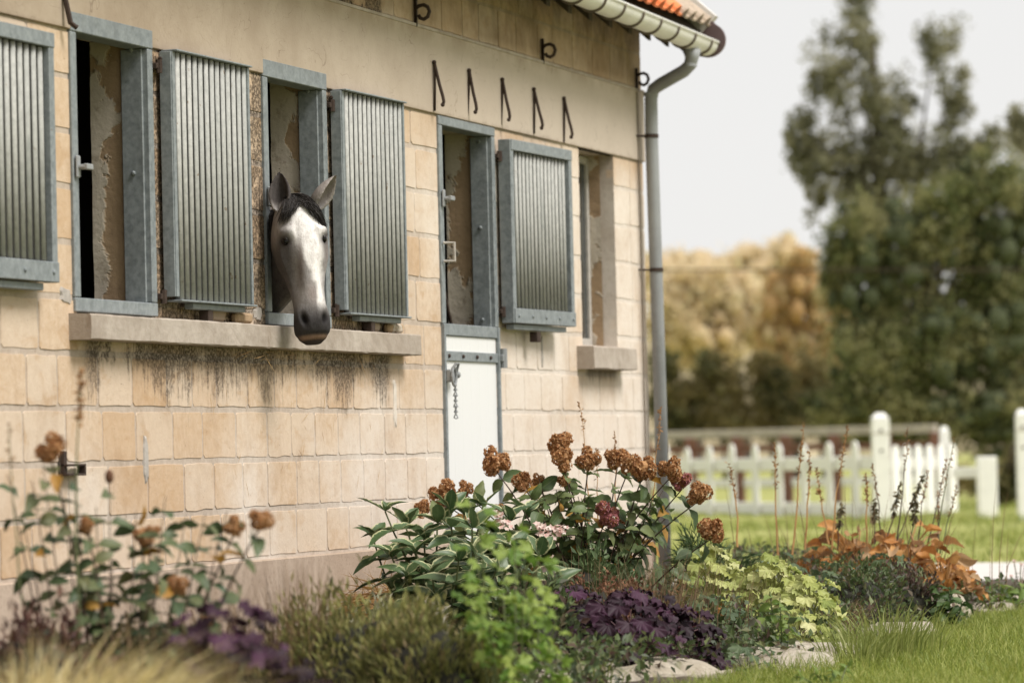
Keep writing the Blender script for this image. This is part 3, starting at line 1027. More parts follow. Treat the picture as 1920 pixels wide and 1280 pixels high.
def tile_mesh(nm, mat):
    v = []; f = []
    prof = [(-.089, .0), (-.082, .026), (-.064, .046), (-.042, .053), (-.02, .046), (-.002, .026), (.008, .004), (.04, -.002), (.075, .0), (.098, .004)]
    for s, lift in ((0.0, .018), (TL + .05, .0)):
        for px_, h in prof:
            v.append((px_, s, h + lift + .016))
        for px_, h in prof:
            v.append((px_, s, h + lift))
    n = len(prof)
    for k in range(n - 1):
        f.append((k, k + 1, 2 * n + k + 1, 2 * n + k))
        f.append((n + k, 3 * n + k, 3 * n + k + 1, n + k + 1))
        f.append((k, n + k, n + k + 1, k + 1))
    return MB().add(v, f).mesh(nm, mat)
TM, TMO = tile_mesh('roof_tile', M_TILE), tile_mesh('roof_tile', M_TILE_OLD)
Mr = Matrix.Rotation(RP, 4, 'X')
nt_ = 0
for r_ in range(7):
    for k in range(40):
        xx = 24.06 - .10 - k * TW
        if xx < 17.2: break
        s = -.03 + r_ * TL
        old = (xx > 23.30 + .12 * math.sin(r_ * 2.3)) or (xx < 21.55 + .3 * math.sin(r_ * 1.7))
        rpart('roof_tile', TMO if old else TM, Matrix.Translation((xx + random.uniform(-.006, .006), E_Y + ry * s, E_Z + rz * s + .005)) @ Mr @ Matrix.Rotation(random.uniform(-.02, .02), 4, 'Z'))
        nt_ += 1
print('tiles', nt_)
# verge: mortar fillet and bargeboard
vg = MB()
v = [(xx, E_Y - .02 + ry * s - rz * o, E_Z + rz * s + ry * o) for xx in (24.03, 24.10) for s in (0, L) for o in (-.06, .09)]
vg.add(v, [(0, 1, 3, 2), (4, 6, 7, 5), (0, 4, 5, 1), (2, 3, 7, 6), (0, 2, 6, 4), (1, 5, 7, 3)])
rpart('verge', vg.mesh('verge', plain('verge_mortar', (0.66, 0.63, 0.60), .9, var=.4, scale=6)))
ed = MB()
arc = [(E_Y + .06, E_Z + .10), (E_Y - .02, E_Z + .065)] + [(GY - .006 + .118 * math.cos(a), 3.648 + .112 * math.sin(a)) for a in np.linspace(R(120), R(275), 16)] + [(E_Y + .10, 3.56), (E_Y + .12, 3.74)]
na = len(arc)
ed.add([(24.035, y, z) for y, z in arc] + [(24.062, y, z) for y, z in arc], [tuple(range(na)), tuple(range(na, 2 * na))[::-1]] + [(i, na + i, na + (i + 1) % na, (i + 1) % na) for i in range(na)])
rpart('verge_end', ed.mesh('verge_end', M_CAP, False))

# ================================================================ HORSE
def interp(xs, ys, x):
    return float(np.interp(x, xs, ys))
def smooth_prof(xs, ys):
    xs = np.array(xs); ys = np.array(ys)
    fx = np.linspace(xs[0], xs[-1], 200); fy = np.interp(fx, xs, ys)
    k = np.hanning(19); k /= k.sum()
    pad = np.concatenate([np.full(9, fy[0]), fy, np.full(9, fy[-1])])
    fy = np.convolve(pad, k, 'valid')
    return lambda s: float(np.interp(s, fx, fy))
hs_s = [-.05, .0, .06, .12, .20, .28, .36, .44, .52, .585, .63, .66, .685, .70]
hs_D = [-.09, -.01, .030, .046, .050, .046, .034, .021, .012, .006, -.006, -.026, -.055, -.08]
hs_V = [-.13, -.185, -.215, -.250, -.275, -.272, -.225, -.165, -.138, -.134, -.140, -.140, -.125, -.10]
hs_W = [.04, .09, .112, .128, .136, .122, .098, .082, .077, .087, .089, .082, .060, .025]
fD, fV, fW = smooth_prof(hs_s, hs_D), smooth_prof(hs_s, hs_V), smooth_prof(hs_s, hs_W)
hm = MB()
NS, NA = 90, 72
v = []
for i in range(NS + 1):
    s = -.05 + .75 * i / NS
    D, V, Wd = fD(s), fV(s), fW(s)
    c, h = (D + V) / 2, (D - V) / 2
    nasal = math.exp(-((s - .42) / .12) ** 2)
    for k in range(NA):
        a = 2 * math.pi * k / NA
        ca, sa = math.cos(a), math.sin(a)
        e1 = .72 + .2 * nasal
        d = c + h * math.copysign(abs(ca) ** e1, ca)
        fwid = 1.0
        rel = (d - c) / h
        if rel < 0:
            fwid = 1 - .30 * rel * rel * (1 if s < .4 else .4)
        else:
            fwid = 1 - .16 * rel * rel - .10 * nasal * rel
        w = Wd * fwid * math.copysign(abs(sa) ** .8, sa)
        p = np.array([w, s, d])
        sd = 1 if w > 0 else -1
        aw = abs(w)
        out = np.array([sa, 0, ca])
        # brow and eye socket
        g = math.exp(-(((s - .165) / .030) ** 2 + ((d - .015) / .035) ** 2)) * (aw > .05)
        p += out * .019 * g
        g = math.exp(-(((s - .208) / .022) ** 2 + ((d - .000) / .026) ** 2)) * (aw > .05)
        p += np.array([-sd * .010, 0, 0]) * g
        # hollow above the eye
        g = math.exp(-(((s - .115) / .024) ** 2 + ((aw - .088) / .02) ** 2)) * (d > -.03)
        p -= np.array([sd * .008, 0, .008]) * g
        # facial crest
        g = math.exp(-(((d + .03 + (s - .24) * .12) / .014) ** 2)) * math.exp(-((s - .30) / .075) ** 2) * (aw > .05)
        p += np.array([sd * .012, 0, .003]) * g
        # groove between cheek and nose bone
        g = math.exp(-(((aw - .062) / .016) ** 2)) * math.exp(-((s - .37) / .08) ** 2) * (d > -.04)
        p -= np.array([sd * .006, 0, .013]) * g
        # nostrils: hollow with a raised rim
        q = (s - .592) + (aw - .045) * .7
        g = math.exp(-((q / .026) ** 2 + ((aw - .049) / .0125) ** 2)) * (d > -.05)
        rim = math.exp(-((q / .042) ** 2 + ((aw - .052) / .026) ** 2)) * (d > -.06)
        p += out * .012 * rim
        p -= np.array([sd * .010, 0, .030]) * g
        # mouth
        g = math.exp(-(((s - .662) / .006) ** 2)) * (d > -.12)
        p -= out * .007 * g
        v.append(p)
f = []
for i in range(NS):
    for k in range(NA):
        k2 = (k + 1) % NA
        f.append((i * NA + k, i * NA + k2, (i + 1) * NA + k2, (i + 1) * NA + k))
f.append(tuple(range(NA))[::-1]); f.append(tuple(NS * NA + k for k in range(NA)))
hm.add(v, f)

# place the head: w = its left, s = down the face, d = out of the forehead
HC = np.array([-_fw[0], -_fw[1], 0.0]); HC /= np.linalg.norm(HC)
HR = np.array([_rt[0], _rt[1], 0.0]); HR /= np.linalg.norm(HR)
UPZ = np.array([0, 0, 1.0])
yaw, tilt, lean = R(17), R(11), R(3.5)
nrm = math.cos(yaw) * HC + math.sin(yaw) * HR
lat = math.cos(yaw) * HR - math.sin(yaw) * HC
dn = -UPZ * math.cos(lean) + lat * math.sin(lean)
lat2 = lat * math.cos(lean) + UPZ * math.sin(lean)
ax_s = dn * math.cos(tilt) + nrm * math.sin(tilt)
ax_d = nrm * math.cos(tilt) - dn * math.sin(tilt)
ax_w = lat2
HO = P(561, 372, 18.42)
HS = 1.0
def hw(w, s, d):
    return HO + HS * (np.asarray(w)[..., None] * ax_w + np.asarray(s)[..., None] * ax_s + np.asarray(d)[..., None] * ax_d)
vv = np.concatenate(hm.v)
hm.v = [hw(vv[:, 0], vv[:, 1], vv[:, 2])]

def loft(mb, pts, rw, rh, side, upv, seg=28):
    pts = [np.asarray(p, float) for p in pts]
    v = []; f = []
    for i, p in enumerate(pts):
        for k in range(seg):
            a = 2 * math.pi * k / seg
            v.append(p + rw[i] * math.cos(a) * side[i] + rh[i] * math.sin(a) * upv[i])
    for i in range(len(pts) - 1):
        for k in range(seg):
            k2 = (k + 1) % seg
            f.append((i * seg + k, i * seg + k2, (i + 1) * seg + k2, (i + 1) * seg + k))
    f.append(tuple(range(seg))[::-1]); f.append(tuple((len(pts) - 1) * seg + k for k in range(seg)))
    mb.add(v, f)
# neck, chest and trunk run back into the stall
n0 = hw(0.0, .12, -.10); n1 = hw(0, .19, -.22)
nk = [n0, n1, np.array([17.50, .08, 1.98]), np.array([17.68, .42, 1.92]), np.array([17.80, .85, 1.70]), np.array([17.86, 1.25, 1.52])]
tang = np.gradient(np.array(nk), axis=0)
sides = []; ups = []
for tv in tang:
    tv = tv / np.linalg.norm(tv)
    sd_ = np.cross(tv, UPZ); sd_ /= np.linalg.norm(sd_)
    sides.append(sd_); ups.append(np.cross(sd_, tv))
loft(hm, nk, [.085, .095, .115, .13, .17, .24], [.13, .20, .27, .30, .34, .40], sides, ups)
trunk = [np.array([17.85, 1.0, 1.45]), np.array([17.88, 1.25, 1.42]), np.array([17.90, 1.7, 1.42]), np.array([17.9, 2.3, 1.38]), np.array([17.9, 2.8, 1.45]), np.array([17.9, 3.1, 1.48])]
loft(hm, trunk, [.16, .26, .31, .33, .29, .12], [.24, .36, .39, .38, .36, .16], [np.array([1., 0, 0])] * 6, [UPZ] * 6)
for sx in (-1, 1):
    for (yy, pts_, rr) in ((1.3, [(0, 1.35), (.02, 1.0), (.03, .82), (0.0, .58), (.0, .42), (.0, .20), (-.05, .10), (-.07, .035)], [.13, .10, .075, .05, .048, .038, .055, .062]),
                           (2.85, [(0, 1.4), (-.06, 1.1), (-.02, .88), (.12, .62), (.09, .42), (.06, .20), (.0, .10), (-.02, .035)], [.19, .15, .10, .06, .045, .042, .055, .062])):
        pp = [np.array([17.89 + sx * .17, yy + a, b]) for a, b in pts_]
        loft(hm, pp, rr, rr, [np.array([1., 0, 0])] * 8, [np.array([0, 1., 0])] * 8, 14)

# ears, part of the same skin
def ear(base, tip, face, L=.19, wd=.050):
    base = np.asarray(base); ax = np.asarray(tip) - base; L = np.linalg.norm(ax); ax = ax / L
    fc = np.asarray(face, float); fc = fc - ax * np.dot(fc, ax); fc /= np.linalg.norm(fc)
    sdv = np.cross(ax, fc)
    mb = MB(); v = []; f = []
    n, m = 14, 13
    for lay in (0, 1):
        for i in range(n + 1):
            t_ = i / n
            w = wd * (math.sin(math.pi * min(1, t_ * .82 + .20)) ** .75) * (1 - t_ ** 5) + .005
            for k in range(m):
                a = (k / (m - 1) - .5) * 2 * R(125 - 45 * t_)
                rr = w * (1.0 if lay == 0 else .68)
                o = base + ax * (t_ * L - .01) + sdv * rr * math.sin(a) - fc * rr * (math.cos(a) - .35)
                v.append(o)
    N_ = (n + 1) * m
    for i in range(n):
        for k in range(m - 1):
            a = i * m + k
            f.append((a, a + 1, a + m + 1, a + m))
            f.append((N_ + a, N_ + a + m, N_ + a + m + 1, N_ + a + 1))
        for k in (0, m - 1):
            a = i * m + k; b = a + m
            f.append((a, b, N_ + b, N_ + a) if k == 0 else (b, a, N_ + a, N_ + b))
    for k in range(m - 1):
        f.append((k + 1, k, N_ + k, N_ + k + 1))
        a = n * m + k
        f.append((a, a + 1, N_ + a + 1, N_ + a))
    mb.add(v, f)
    return mb
earL_base = hw(-.080, .030, -.055); earL_tip = P(523, 311, 18.50)
earR_base = hw(.082, .020, -.055); earR_tip = P(638, 320, 18.46)
for (b_, t_, fc) in ((earL_base, earL_tip, HC * 1.0 - HR * .15), (earR_base, earR_tip, HR * 1.0 + HC * .55 - UPZ * .3)):
    e = ear(b_, t_, fc)
    hm.add(np.concatenate(e.v), e.f)
raw = hm.mesh('horse_raw')
tmp = bpy.data.objects.new('horse_raw', raw)
COL.objects.link(tmp)
md = tmp.modifiers.new('r', 'REMESH'); md.mode = 'VOXEL'; md.voxel_size = .0055; md.use_smooth_shade = True
md2 = tmp.modifiers.new('s', 'SMOOTH'); md2.factor = .5; md2.iterations = 3
dg = bpy.context.evaluated_depsgraph_get()
hme = bpy.data.meshes.new_from_object(tmp.evaluated_get(dg))
bpy.data.objects.remove(tmp)
hme.name = 'horse'
# coat pattern: grey horse with a white blaze, dark muzzle, dark ears and neck
nv = len(hme.vertices)
co = np.empty(nv * 3, np.float32); hme.vertices.foreach_get('co', co); co = co.reshape(-1, 3).astype(float)
q = co - HO
w_, s_, d_ = q @ ax_w, q @ ax_s, q @ ax_d
def fbm(x, y, z, sc, seed):
    r = np.random.default_rng(seed); o = np.zeros_like(x); amp = 1
    for k in range(4):
        for j in range(5):
            dv = r.normal(size=3); dv /= np.linalg.norm(dv)
            o += amp * np.sin((x * dv[0] + y * dv[1] + z * dv[2]) * sc * (1.9 ** k) + r.uniform(0, 6.28)) / 5
        amp *= .55
    return o
ns1 = fbm(w_, s_, d_, 34, 1); ns2 = fbm(w_, s_, d_, 90, 2); ns3 = fbm(w_, s_, d_, 16, 5)
sstep = lambda x, a, b: (lambda u: u * u * (3 - 2 * u))(np.clip((x - a) / (b - a), 0, 1))
col = np.tile(np.array([.155, .135, .125]), (nv, 1))                                   # neck grey
mixc = lambda k, c: col * (1 - k[:, None]) + np.array(c) * k[:, None]
head = sstep(s_, -.02, .05) * (1 - sstep(-d_, .16, .26))
col = mixc(head * (.62 + .38 * ns3 + .18 * ns1).clip(0, 1), (.38, .36, .35))                                         # greying face
face = sstep(d_, -.06, .01) * head
half = np.interp(s_, [0, .07, .16, .24, .34, .44, .52, .56], [.055, .085, .10, .078, .046, .036, .032, .02])
off = np.interp(s_, [0, .2, .4, .56], [.006, .014, .034, .038])
bl = 1 - sstep(np.abs(w_ - off) + .022 * ns1 + .012 * ns3, half * .50, half * 1.10)
col = mixc(np.clip(face * bl, 0, 1) * (1 - sstep(s_, .50, .58)), (.86, .83, .81))
# darker smudge along the side of the nose bone and below the eyes
sm = np.exp(-(((w_ + .038) / .013) ** 2)) * np.exp(-((s_ - .30) / .12) ** 2) * face
col = mixc(np.clip(sm * .85, 0, 1), (.20, .165, .15))
sm = np.exp(-((np.abs(w_) - .104) / .03) ** 2) * np.exp(-((s_ - .27) / .07) ** 2) * head
col = mixc(np.clip(sm * .6, 0, 1), (.17, .145, .135))
sm = np.exp(-(((w_ - .0) / .030) ** 2)) * np.exp(-((s_ - .47) / .05) ** 2) * face
col = mixc(np.clip(sm * .40, 0, 1), (.30, .22, .19))
# shade on the cheek turned from the light, painted darker into the coat
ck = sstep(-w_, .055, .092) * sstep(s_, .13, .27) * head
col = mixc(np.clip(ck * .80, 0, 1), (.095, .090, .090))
mz = sstep(s_ + .012 * ns1, .495, .60)
col = mixc(mz * .95, (.038, .035, .036))
lip = sstep(s_, .655, .672) * sstep(d_, -.10, -.05)
col = mixc(lip * .75, (.34, .22, .15))
ch = sstep(s_, .676, .688)
col = mixc(ch * .9, (.035, .03, .03))
# flecks and skin freckles
fl = sstep(ns2, .62, .9) * head * (1 - mz)
col = mixc(fl * .35, (.26, .22, .20))
# dark rim at eyes and nostrils
for sd_ in (-1, 1):
    e = 1.25 * np.exp(-(((s_ - .208) / .026) ** 2 + ((d_ - .0) / .032) ** 2)) * (w_ * sd_ > .06)
    col = mixc(np.clip(e * .95, 0, 1), (.05, .042, .04))
    qn = (s_ - .592) + (w_ * sd_ - .045) * .7
    e = np.exp(-((qn / .026) ** 2 + ((w_ * sd_ - .047) / .014) ** 2)) * (d_ > -.06)
    col = mixc(np.clip(e * 1.3, 0, 1), (.012, .010, .010))
# ears
for b_, t_, dark in ((earL_base, earL_tip, .9), (earR_base, earR_tip, .12)):
    ax = t_ - b_; L_ = np.linalg.norm(ax); ax = ax / L_
    al = (co - b_) @ ax; rd_ = np.linalg.norm(co - b_ - al[:, None] * ax, axis=1)
    k = sstep(al, .01, .05) * (rd_ < .07)
    col = mixc(k * dark, (.030, .025, .024))
    col = mixc(k * (1 - dark) * .6, (.50, .45, .42))
    col = mixc(sstep(al, L_ - .055, L_ - .015) * (rd_ < .06), (.02, .018, .018))
# inside the stall: plain dark grey coat
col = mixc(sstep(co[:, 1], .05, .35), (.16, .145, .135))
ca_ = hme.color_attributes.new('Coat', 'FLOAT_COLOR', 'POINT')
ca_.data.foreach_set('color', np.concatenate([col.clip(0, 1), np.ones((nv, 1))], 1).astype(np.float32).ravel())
t = NT('horse_coat')
at = t.n('VertexColor', layer_name='Coat')
p_ = t.pos(1, 1, .25)
hr = t.noise(p_, 220, 3, .7)
mo = t.noise(t.pos(1, 1, .35), 55, 5, .75); mo2 = t.noise(t.pos(), 16, 5, .7)
c = at.outputs[0]
for k_, a_ in ((t.ss(hr, .35, .7), .25), (t.ss(mo, .48, .68), .42), (t.ss(mo2, .5, .7), .38)):
    c = t.mix(t.math('MULTIPLY', k_, a_), c, t.mix(1.0, c, (.5, .46, .44), 'MULTIPLY'))
t.bump(t.math('ADD', hr, t.math('MULTIPLY', t.noise(t.pos(), 26, 4, .6), 2.5)), .5, .004)
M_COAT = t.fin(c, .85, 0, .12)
t.b.inputs['Sheen Weight'].default_value = .02
hme.materials.clear(); hme.materials.append(M_COAT)
hme.polygons.foreach_set('use_smooth', np.ones(len(hme.polygons), bool))
horse = obj('horse', hme)
tag(horse, 'grey horse with white blaze and dark muzzle leaning its head out over the sill', 'horse')
# eyes
te = NT('horse_eye'); te.fin((.006, .005, .005), .12, 0, .3); 
for sd_ in (-1, 1):
    c0 = hw(sd_ * .0915, .207, -.002)
    m = MB().ball((0, 0, 0), .0195, 16, 12)
    o = obj('eye', m.mesh('eye', te.m, True), horse, Matrix.Translation(tuple(c0)))
    # upper lid with a short lash fringe
    ld = MB()
    arc = [hw(sd_ * (.1015 - .010 * math.cos(a)), .205 - .0185 * math.sin(a) + .003, .000 + .0215 * math.cos(a)) for a in np.linspace(R(5), R(175), 9)]
    ld.tube(arc, [.003] + [.0055] * 7 + [.003], 6)
    ld.build('eyelid', plain('eyelid_skin' + ('_a' if sd_ < 0 else '_b'), (.045, .038, .036), .6), horse, True)
# forelock and mane
M_HAIR = NT('horse_hair')
gg = M_HAIR.n('NewGeometry')
M_HAIR = M_HAIR.fin(M_HAIR.mix(gg.outputs['Random Per Island'], (.010, .009, .009), (.050, .043, .040)), .6, 0, .2)
def strand(mb, pts, w):
    pts = np.array(pts); n = len(pts)
    T = np.gradient(pts, axis=0)
    sdv = np.cross(T, HC + unit(1)[0] * .7); sdv /= np.linalg.norm(sdv, axis=1)[:, None] + 1e-9
    v = []
    for i in range(n):
        ww = w * (1 - (i / (n - 1)) ** 2.5) + .0003
        v += [pts[i] - sdv[i] * ww, pts[i] + sdv[i] * ww]
    mb.add(v, [(2 * i, 2 * i + 1, 2 * i + 3, 2 * i + 2) for i in range(n - 1)])
fl = MB()
for k in range(1500):
    right = random.random() < .66
    w0 = random.gauss(-.008, .016)
    s0 = random.uniform(-.045, .03)
    q_ = random.random() ** .8
    if right:
        endw = .035 + .088 * q_ + random.gauss(0, .010); ends = .045 + .100 * q_ + random.uniform(-.03, .045)
    else:
        endw = -.03 - .075 * q_ + random.gauss(0, .010); ends = .035 + .065 * q_ + random.uniform(-.03, .035)
    pts = []
    for j in range(9):
        u = j / 8
        w = w0 + (endw - w0) * u ** .9
        s = s0 + (ends - s0) * u ** 1.5
        wl = max(.03, fW(s))
        rel = min(.985, abs(w) / wl)
        d = (fD(s) + fV(s)) / 2 + (fD(s) - fV(s)) / 2 * (1 - rel ** 2.6) ** .42
        d += .004 + .020 * math.sin(math.pi * min(1, u * .95)) * random.uniform(.5, 1.1)
        pts.append(hw(w, s, d))
    strand(fl, pts, random.uniform(.0009, .0022))
fl.build('forelock', M_HAIR, horse)
mn = MB()
for k in range(420):
    u0 = random.random()
    b0 = nk[0] * (1 - u0) + nk[2] * u0 + UPZ * (.10 + .12 * u0) if u0 < 1 else nk[2]
    sd_ = -HR
    pts = []
    Lh = random.uniform(.10, .22)
    for j in range(6):
        u = j / 5
        pts.append(b0 + sd_ * (.02 + .085 * math.sin(u * 1.5)) + HC * (.01 + .03 * u) - UPZ * (Lh * u * u) + UPZ * .03 * u + unit(1)[0] * .006)
    strand(mn, pts, random.uniform(.0015, .003))
mn.build('mane', M_HAIR, horse)

# ================================================================ FAR BACKGROUND: fences and trees
M_FWHITE = plain('white_fence_paint', (0.84, 0.83, 0.80), .6, var=.15, scale=5)
M_FGREY = plain('weathered_rail', (0.46, 0.41, 0.35), .9, var=.5, scale=4)
M_FBROWN = plain('red_brown_boards', (0.20, 0.095, 0.065), .9, var=.5, scale=4)

def GP(px, d):
    return G(px, d)
# picket fence in front of the paddock
fA, fB = GP(1016, 61.75), GP(1634, 50.5)
fence = thing('picket_fence', fA * .5 + fB * .5, 'white picket fence running from the stable corner to the tall white post', 'fence')
fd = fB - fA; fl_ = np.linalg.norm(fd); fd = fd / fl_
fn = np.array([-fd[1], fd[0], 0]) * (-1 if np.dot([-fd[1], fd[0], 0], HC) < 0 else 1)
def along(name, a, b, z0, z1, th, mat, parent, bev=.01, off=0.0):
    """a straight rail from a to b"""
    d = b - a; L = np.linalg.norm(d); d = d / L
    M = Matrix(((d[0], -d[1], 0, a[0]), (d[1], d[0], 0, a[1]), (0, 0, 1, 0), (0, 0, 0, 1)))
    return MB().box(0, L, -th / 2 + off, th / 2 + off, z0, z1, bev, M).build(name, mat, parent)
pk = MB()
pk.add([(-.10, -.012, 0.02), (.10, -.012, .02), (.10, -.012, .90), (.07, -.012, .97), (0, -.012, 1.0), (-.07, -.012, .97), (-.10, -.012, .90)] +
       [(-.10, .012, 0.02), (.10, .012, .02), (.10, .012, .90), (.07, .012, .97), (0, .012, 1.0), (-.07, .012, .97), (-.10, .012, .90)],
       [tuple(range(7)), tuple(range(7, 14))[::-1]] + [(i, i + 7, (i + 1) % 7 + 7, (i + 1) % 7) for i in range(7)])
pkm = pk.mesh('picket', M_FWHITE)
npk = 15
for i in range(npk):
    u = (i + .5) / npk
    pos = fA + fd * fl_ * u + fn * .05
    o = obj('picket', pkm, fence, Matrix(((fd[0], -fd[1], 0, pos[0]), (fd[1], fd[0], 0, pos[1]), (random.uniform(-.03, .03), 0, 1.04 + random.uniform(-.03, .02), 0), (0, 0, 0, 1))))
along('rail', fA, fB, .66, .84, .05, M_FWHITE, fence)
along('rail', fA, fB, .06, .22, .05, M_FWHITE, fence)
# second, shorter run right of the tall post
gA, gB = GP(1668, 50.5), GP(1795, 51.5)
fence2 = thing('garden_gate', gA * .5 + gB * .5, 'low white picket gate between the tall white post and the slim post', 'gate')
gd = gB - gA; gl = np.linalg.norm(gd); gd = gd / gl
for i in range(6):
    pos = gA + gd * gl * (i + .5) / 6 + np.array([0, 0, 0])
    obj('picket', pkm, fence2, Matrix(((gd[0] * .8, -gd[1], 0, pos[0]), (gd[1] * .8, gd[0], 0, pos[1]), (0, 0, .92, 0.06), (0, 0, 0, 1))))
along('rail', gA, gB, .66, .80, .05, M_FWHITE, fence2, off=.045)
along('rail', gA, gB, .12, .24, .05, M_FWHITE, fence2, off=.045)
# posts
def post(px, d, wd, h, label, cap=True, holes=True, dz=0.0):
    b = GP(px, d)
    o = thing('fence_post', b, label, 'post')
    M = frame_M((b[0], b[1], 0), HR, (0, 0, 1))
    m = MB().box(-wd / 2, wd / 2, -wd / 2, wd / 2, -.1, h, .012, M)
    sh = m.build('post_shaft', M_FWHITE, o)
    if cap:
        w2 = wd * .5
        v = np.array([(-w2 * .98, -w2 * .98, h + .005), (w2 * .98, -w2 * .98, h + .005), (w2 * .98, w2 * .98, h + .005), (-w2 * .98, w2 * .98, h + .005),
                      (-w2 * .45, -w2 * .45, h + .075), (w2 * .45, -w2 * .45, h + .075), (w2 * .45, w2 * .45, h + .075), (-w2 * .45, w2 * .45, h + .075)])
        v = (np.array(M.to_3x3()) @ v.T).T + np.array(M.translation)
        MB().add(v, [(0, 1, 5, 4), (1, 2, 6, 5), (2, 3, 7, 6), (3, 0, 4, 7), (4, 5, 6, 7), (3, 2, 1, 0)]).build('post_cap', M_FWHITE, o)
        m = MB().box(-wd / 2 - .006, wd / 2 + .006, -wd / 2 - .006, wd / 2 + .006, h - .20, h - .185, .002, M).build('groove_band', M_FGREY, o)
    if holes:
        for hz in (.155, .42):
            p0 = b + HC * (wd / 2 + .001) + UPZ * (h - hz)
            MB().tube([p0, p0 + HC * .004], .022, 10).build('bolt_hole', M_IRON, o)
    return o
post(1651, 50.3, .225, 1.33, 'tall white post with pointed cap and two dark holes')
post(1771, 51.5, .125, 1.14, 'slim white gate post in front of the trees', True, False)
post(1848.5, 50.8, .25, .80, 'short stout white post standing alone in the grass', False, False)
post(1917, 49.5, .16, 1.33, 'white capped post cut by the picture edge', True, True)
along_a, along_b = GP(1786, 51.3), GP(1836, 51.0)
rl = along('fence_rail', along_a, along_b, .52, .66, .06, M_FWHITE, None)
tag(rl, 'short white rail joining the slim post and the short stout post', 'rail')
# older fence further off
rA, rB = GP(960, 68), GP(1756, 62)
oldf = thing('paddock_fence', rA * .5 + rB * .5, 'weathered grey rail fence with red brown boards behind the white pickets', 'fence')
along('top_rail', rA, rB, 1.15, 1.29, .10, M_FGREY, oldf)
along('board', rA, rB, .92, 1.02, .05, M_FBROWN, oldf)
along('board', rA, rB, .58, .74, .05, M_FBROWN, oldf)
along('board', rA, rB, .32, .46, .05, M_FWHITE, oldf)
for i in range(10):
    p0 = rA + (rB - rA) * i / 9
    MB().box(-.09, .09, -.09, .09, -.05, 1.16, .01, Matrix.Translation(tuple(p0))).build('fence_post', M_FBROWN, oldf)

# trees
def tree_thing(name, label, base, blobs, depth, n, mat, leaf=(.10, .17), trunk_r=.22, trunk_top=None, limbs=6, seed=1, shell=.55, group=None, M_bark=None, core=0.0, core_mat=None):
    """blobs: list of (px, py, rx_px, ry_px, weight); crown of leaf sized faces gathered in clumps"""
    r = np.random.default_rng(seed)
    o = thing(name, base, label, 'tree', group)
    pts = []; tot = sum(b[4] for b in blobs)
    mpp = depth / CAM_F
    for (bx_, by_, rx, ry_, w) in blobs:
        k = int(n * w / tot)
        c = P(bx_, by_, depth + r.uniform(-1, 1) * rx * mpp * .4)
        nc = max(6, int(k / 60))
        cd = r.normal(size=(nc, 3)); cd /= np.linalg.norm(cd, axis=1)[:, None]
        cr = r.uniform(shell, 1.0, nc)[:, None]
        cc = cd * cr
        idx = r.integers(0, nc, k)
        clump = r.uniform(.10, .24, nc)
        q = cc[idx] + r.normal(size=(k, 3)) * clump[idx][:, None]
        pts.append(c + q[:, :1] * HR * rx * mpp + q[:, 1:2] * HC * rx * mpp * .8 + q[:, 2:] * UPZ * ry_ * mpp)
    pts = np.concatenate(pts)
    pts = pts[pts[:, 2] > .05]
    k = len(pts)
    mb = MB()
    L = r.uniform(leaf[0], leaf[1], k)
    A = r.normal(size=(k, 3)); A[:, 2] -= .4
    Nn = r.normal(size=(k, 3)) + np.array(SUN_FROM) * .7
    mb.leaves(pts, A, Nn, L, L * .62)
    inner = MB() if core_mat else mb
    if core:                        # lumpy solid masses inside the crown; core_mat colours in the inner shade
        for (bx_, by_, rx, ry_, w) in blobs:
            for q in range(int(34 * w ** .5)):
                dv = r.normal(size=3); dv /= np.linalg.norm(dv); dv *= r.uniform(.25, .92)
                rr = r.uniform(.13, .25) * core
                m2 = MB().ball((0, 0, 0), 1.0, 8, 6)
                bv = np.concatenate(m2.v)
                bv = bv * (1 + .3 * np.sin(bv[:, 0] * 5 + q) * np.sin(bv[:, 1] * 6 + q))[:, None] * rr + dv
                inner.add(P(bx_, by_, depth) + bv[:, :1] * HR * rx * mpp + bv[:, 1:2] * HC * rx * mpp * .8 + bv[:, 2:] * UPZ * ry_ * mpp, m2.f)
    mb.build('crown', mat, o)
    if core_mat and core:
        inner.build('crown_shade_core', core_mat, o)
    tk = MB()
    top = trunk_top if trunk_top is not None else P(blobs[0][0], blobs[0][1], depth)
    b0 = np.array([base[0], base[1], -.1])
    mids = [b0 + (top - b0) * u + np.array([.12 * math.sin(u * 5 + seed), .10 * math.cos(u * 4 + seed), 0]) for u in np.linspace(0, 1, 8)]
    mids[0] = b0
    tk.tube(mids, [trunk_r * (1 - .78 * u) for u in np.linspace(0, 1, 8)], 8)
    for i in range(limbs):
        bl = blobs[i % len(blobs)]
        tgt = P(bl[0] + r.uniform(-.5, .5) * bl[2], bl[1] + r.uniform(-.6, .3) * bl[3], depth)
        st = mids[2 + i % 5]
        md_ = (st + tgt) / 2 + np.array([0, 0, .25])
        tk.tube([st, md_, tgt], [trunk_r * .4, trunk_r * .22, trunk_r * .06], 6)
    tk.build('trunk', M_bark or M_BARK, o)
    return o
M_BARK = plain('bark', (0.075, 0.058, 0.045), .95, var=.6, scale=5, bump=.6)
M_T1 = leaf_mat('leaves_olive', [(0.11, 0.115, 0.065), (0.18, 0.18, 0.10), (0.24, 0.23, 0.135)], .6, .5, clump=(.9, (0.36, 0.34, 0.22)))
M_T2 = leaf_mat('leaves_green', [(0.055, 0.075, 0.026), (0.105, 0.130, 0.042), (0.19, 0.20, 0.075), (0.34, 0.32, 0.15)], .6, .5, clump=(.8, (0.42, 0.39, 0.19)))
M_T3 = leaf_mat('leaves_ochre', [(0.68, 0.47, 0.23), (0.78, 0.54, 0.27), (0.70, 0.56, 0.32), (0.54, 0.46, 0.24)], .65, .55, clump=(.5, (0.80, 0.62, 0.36)))
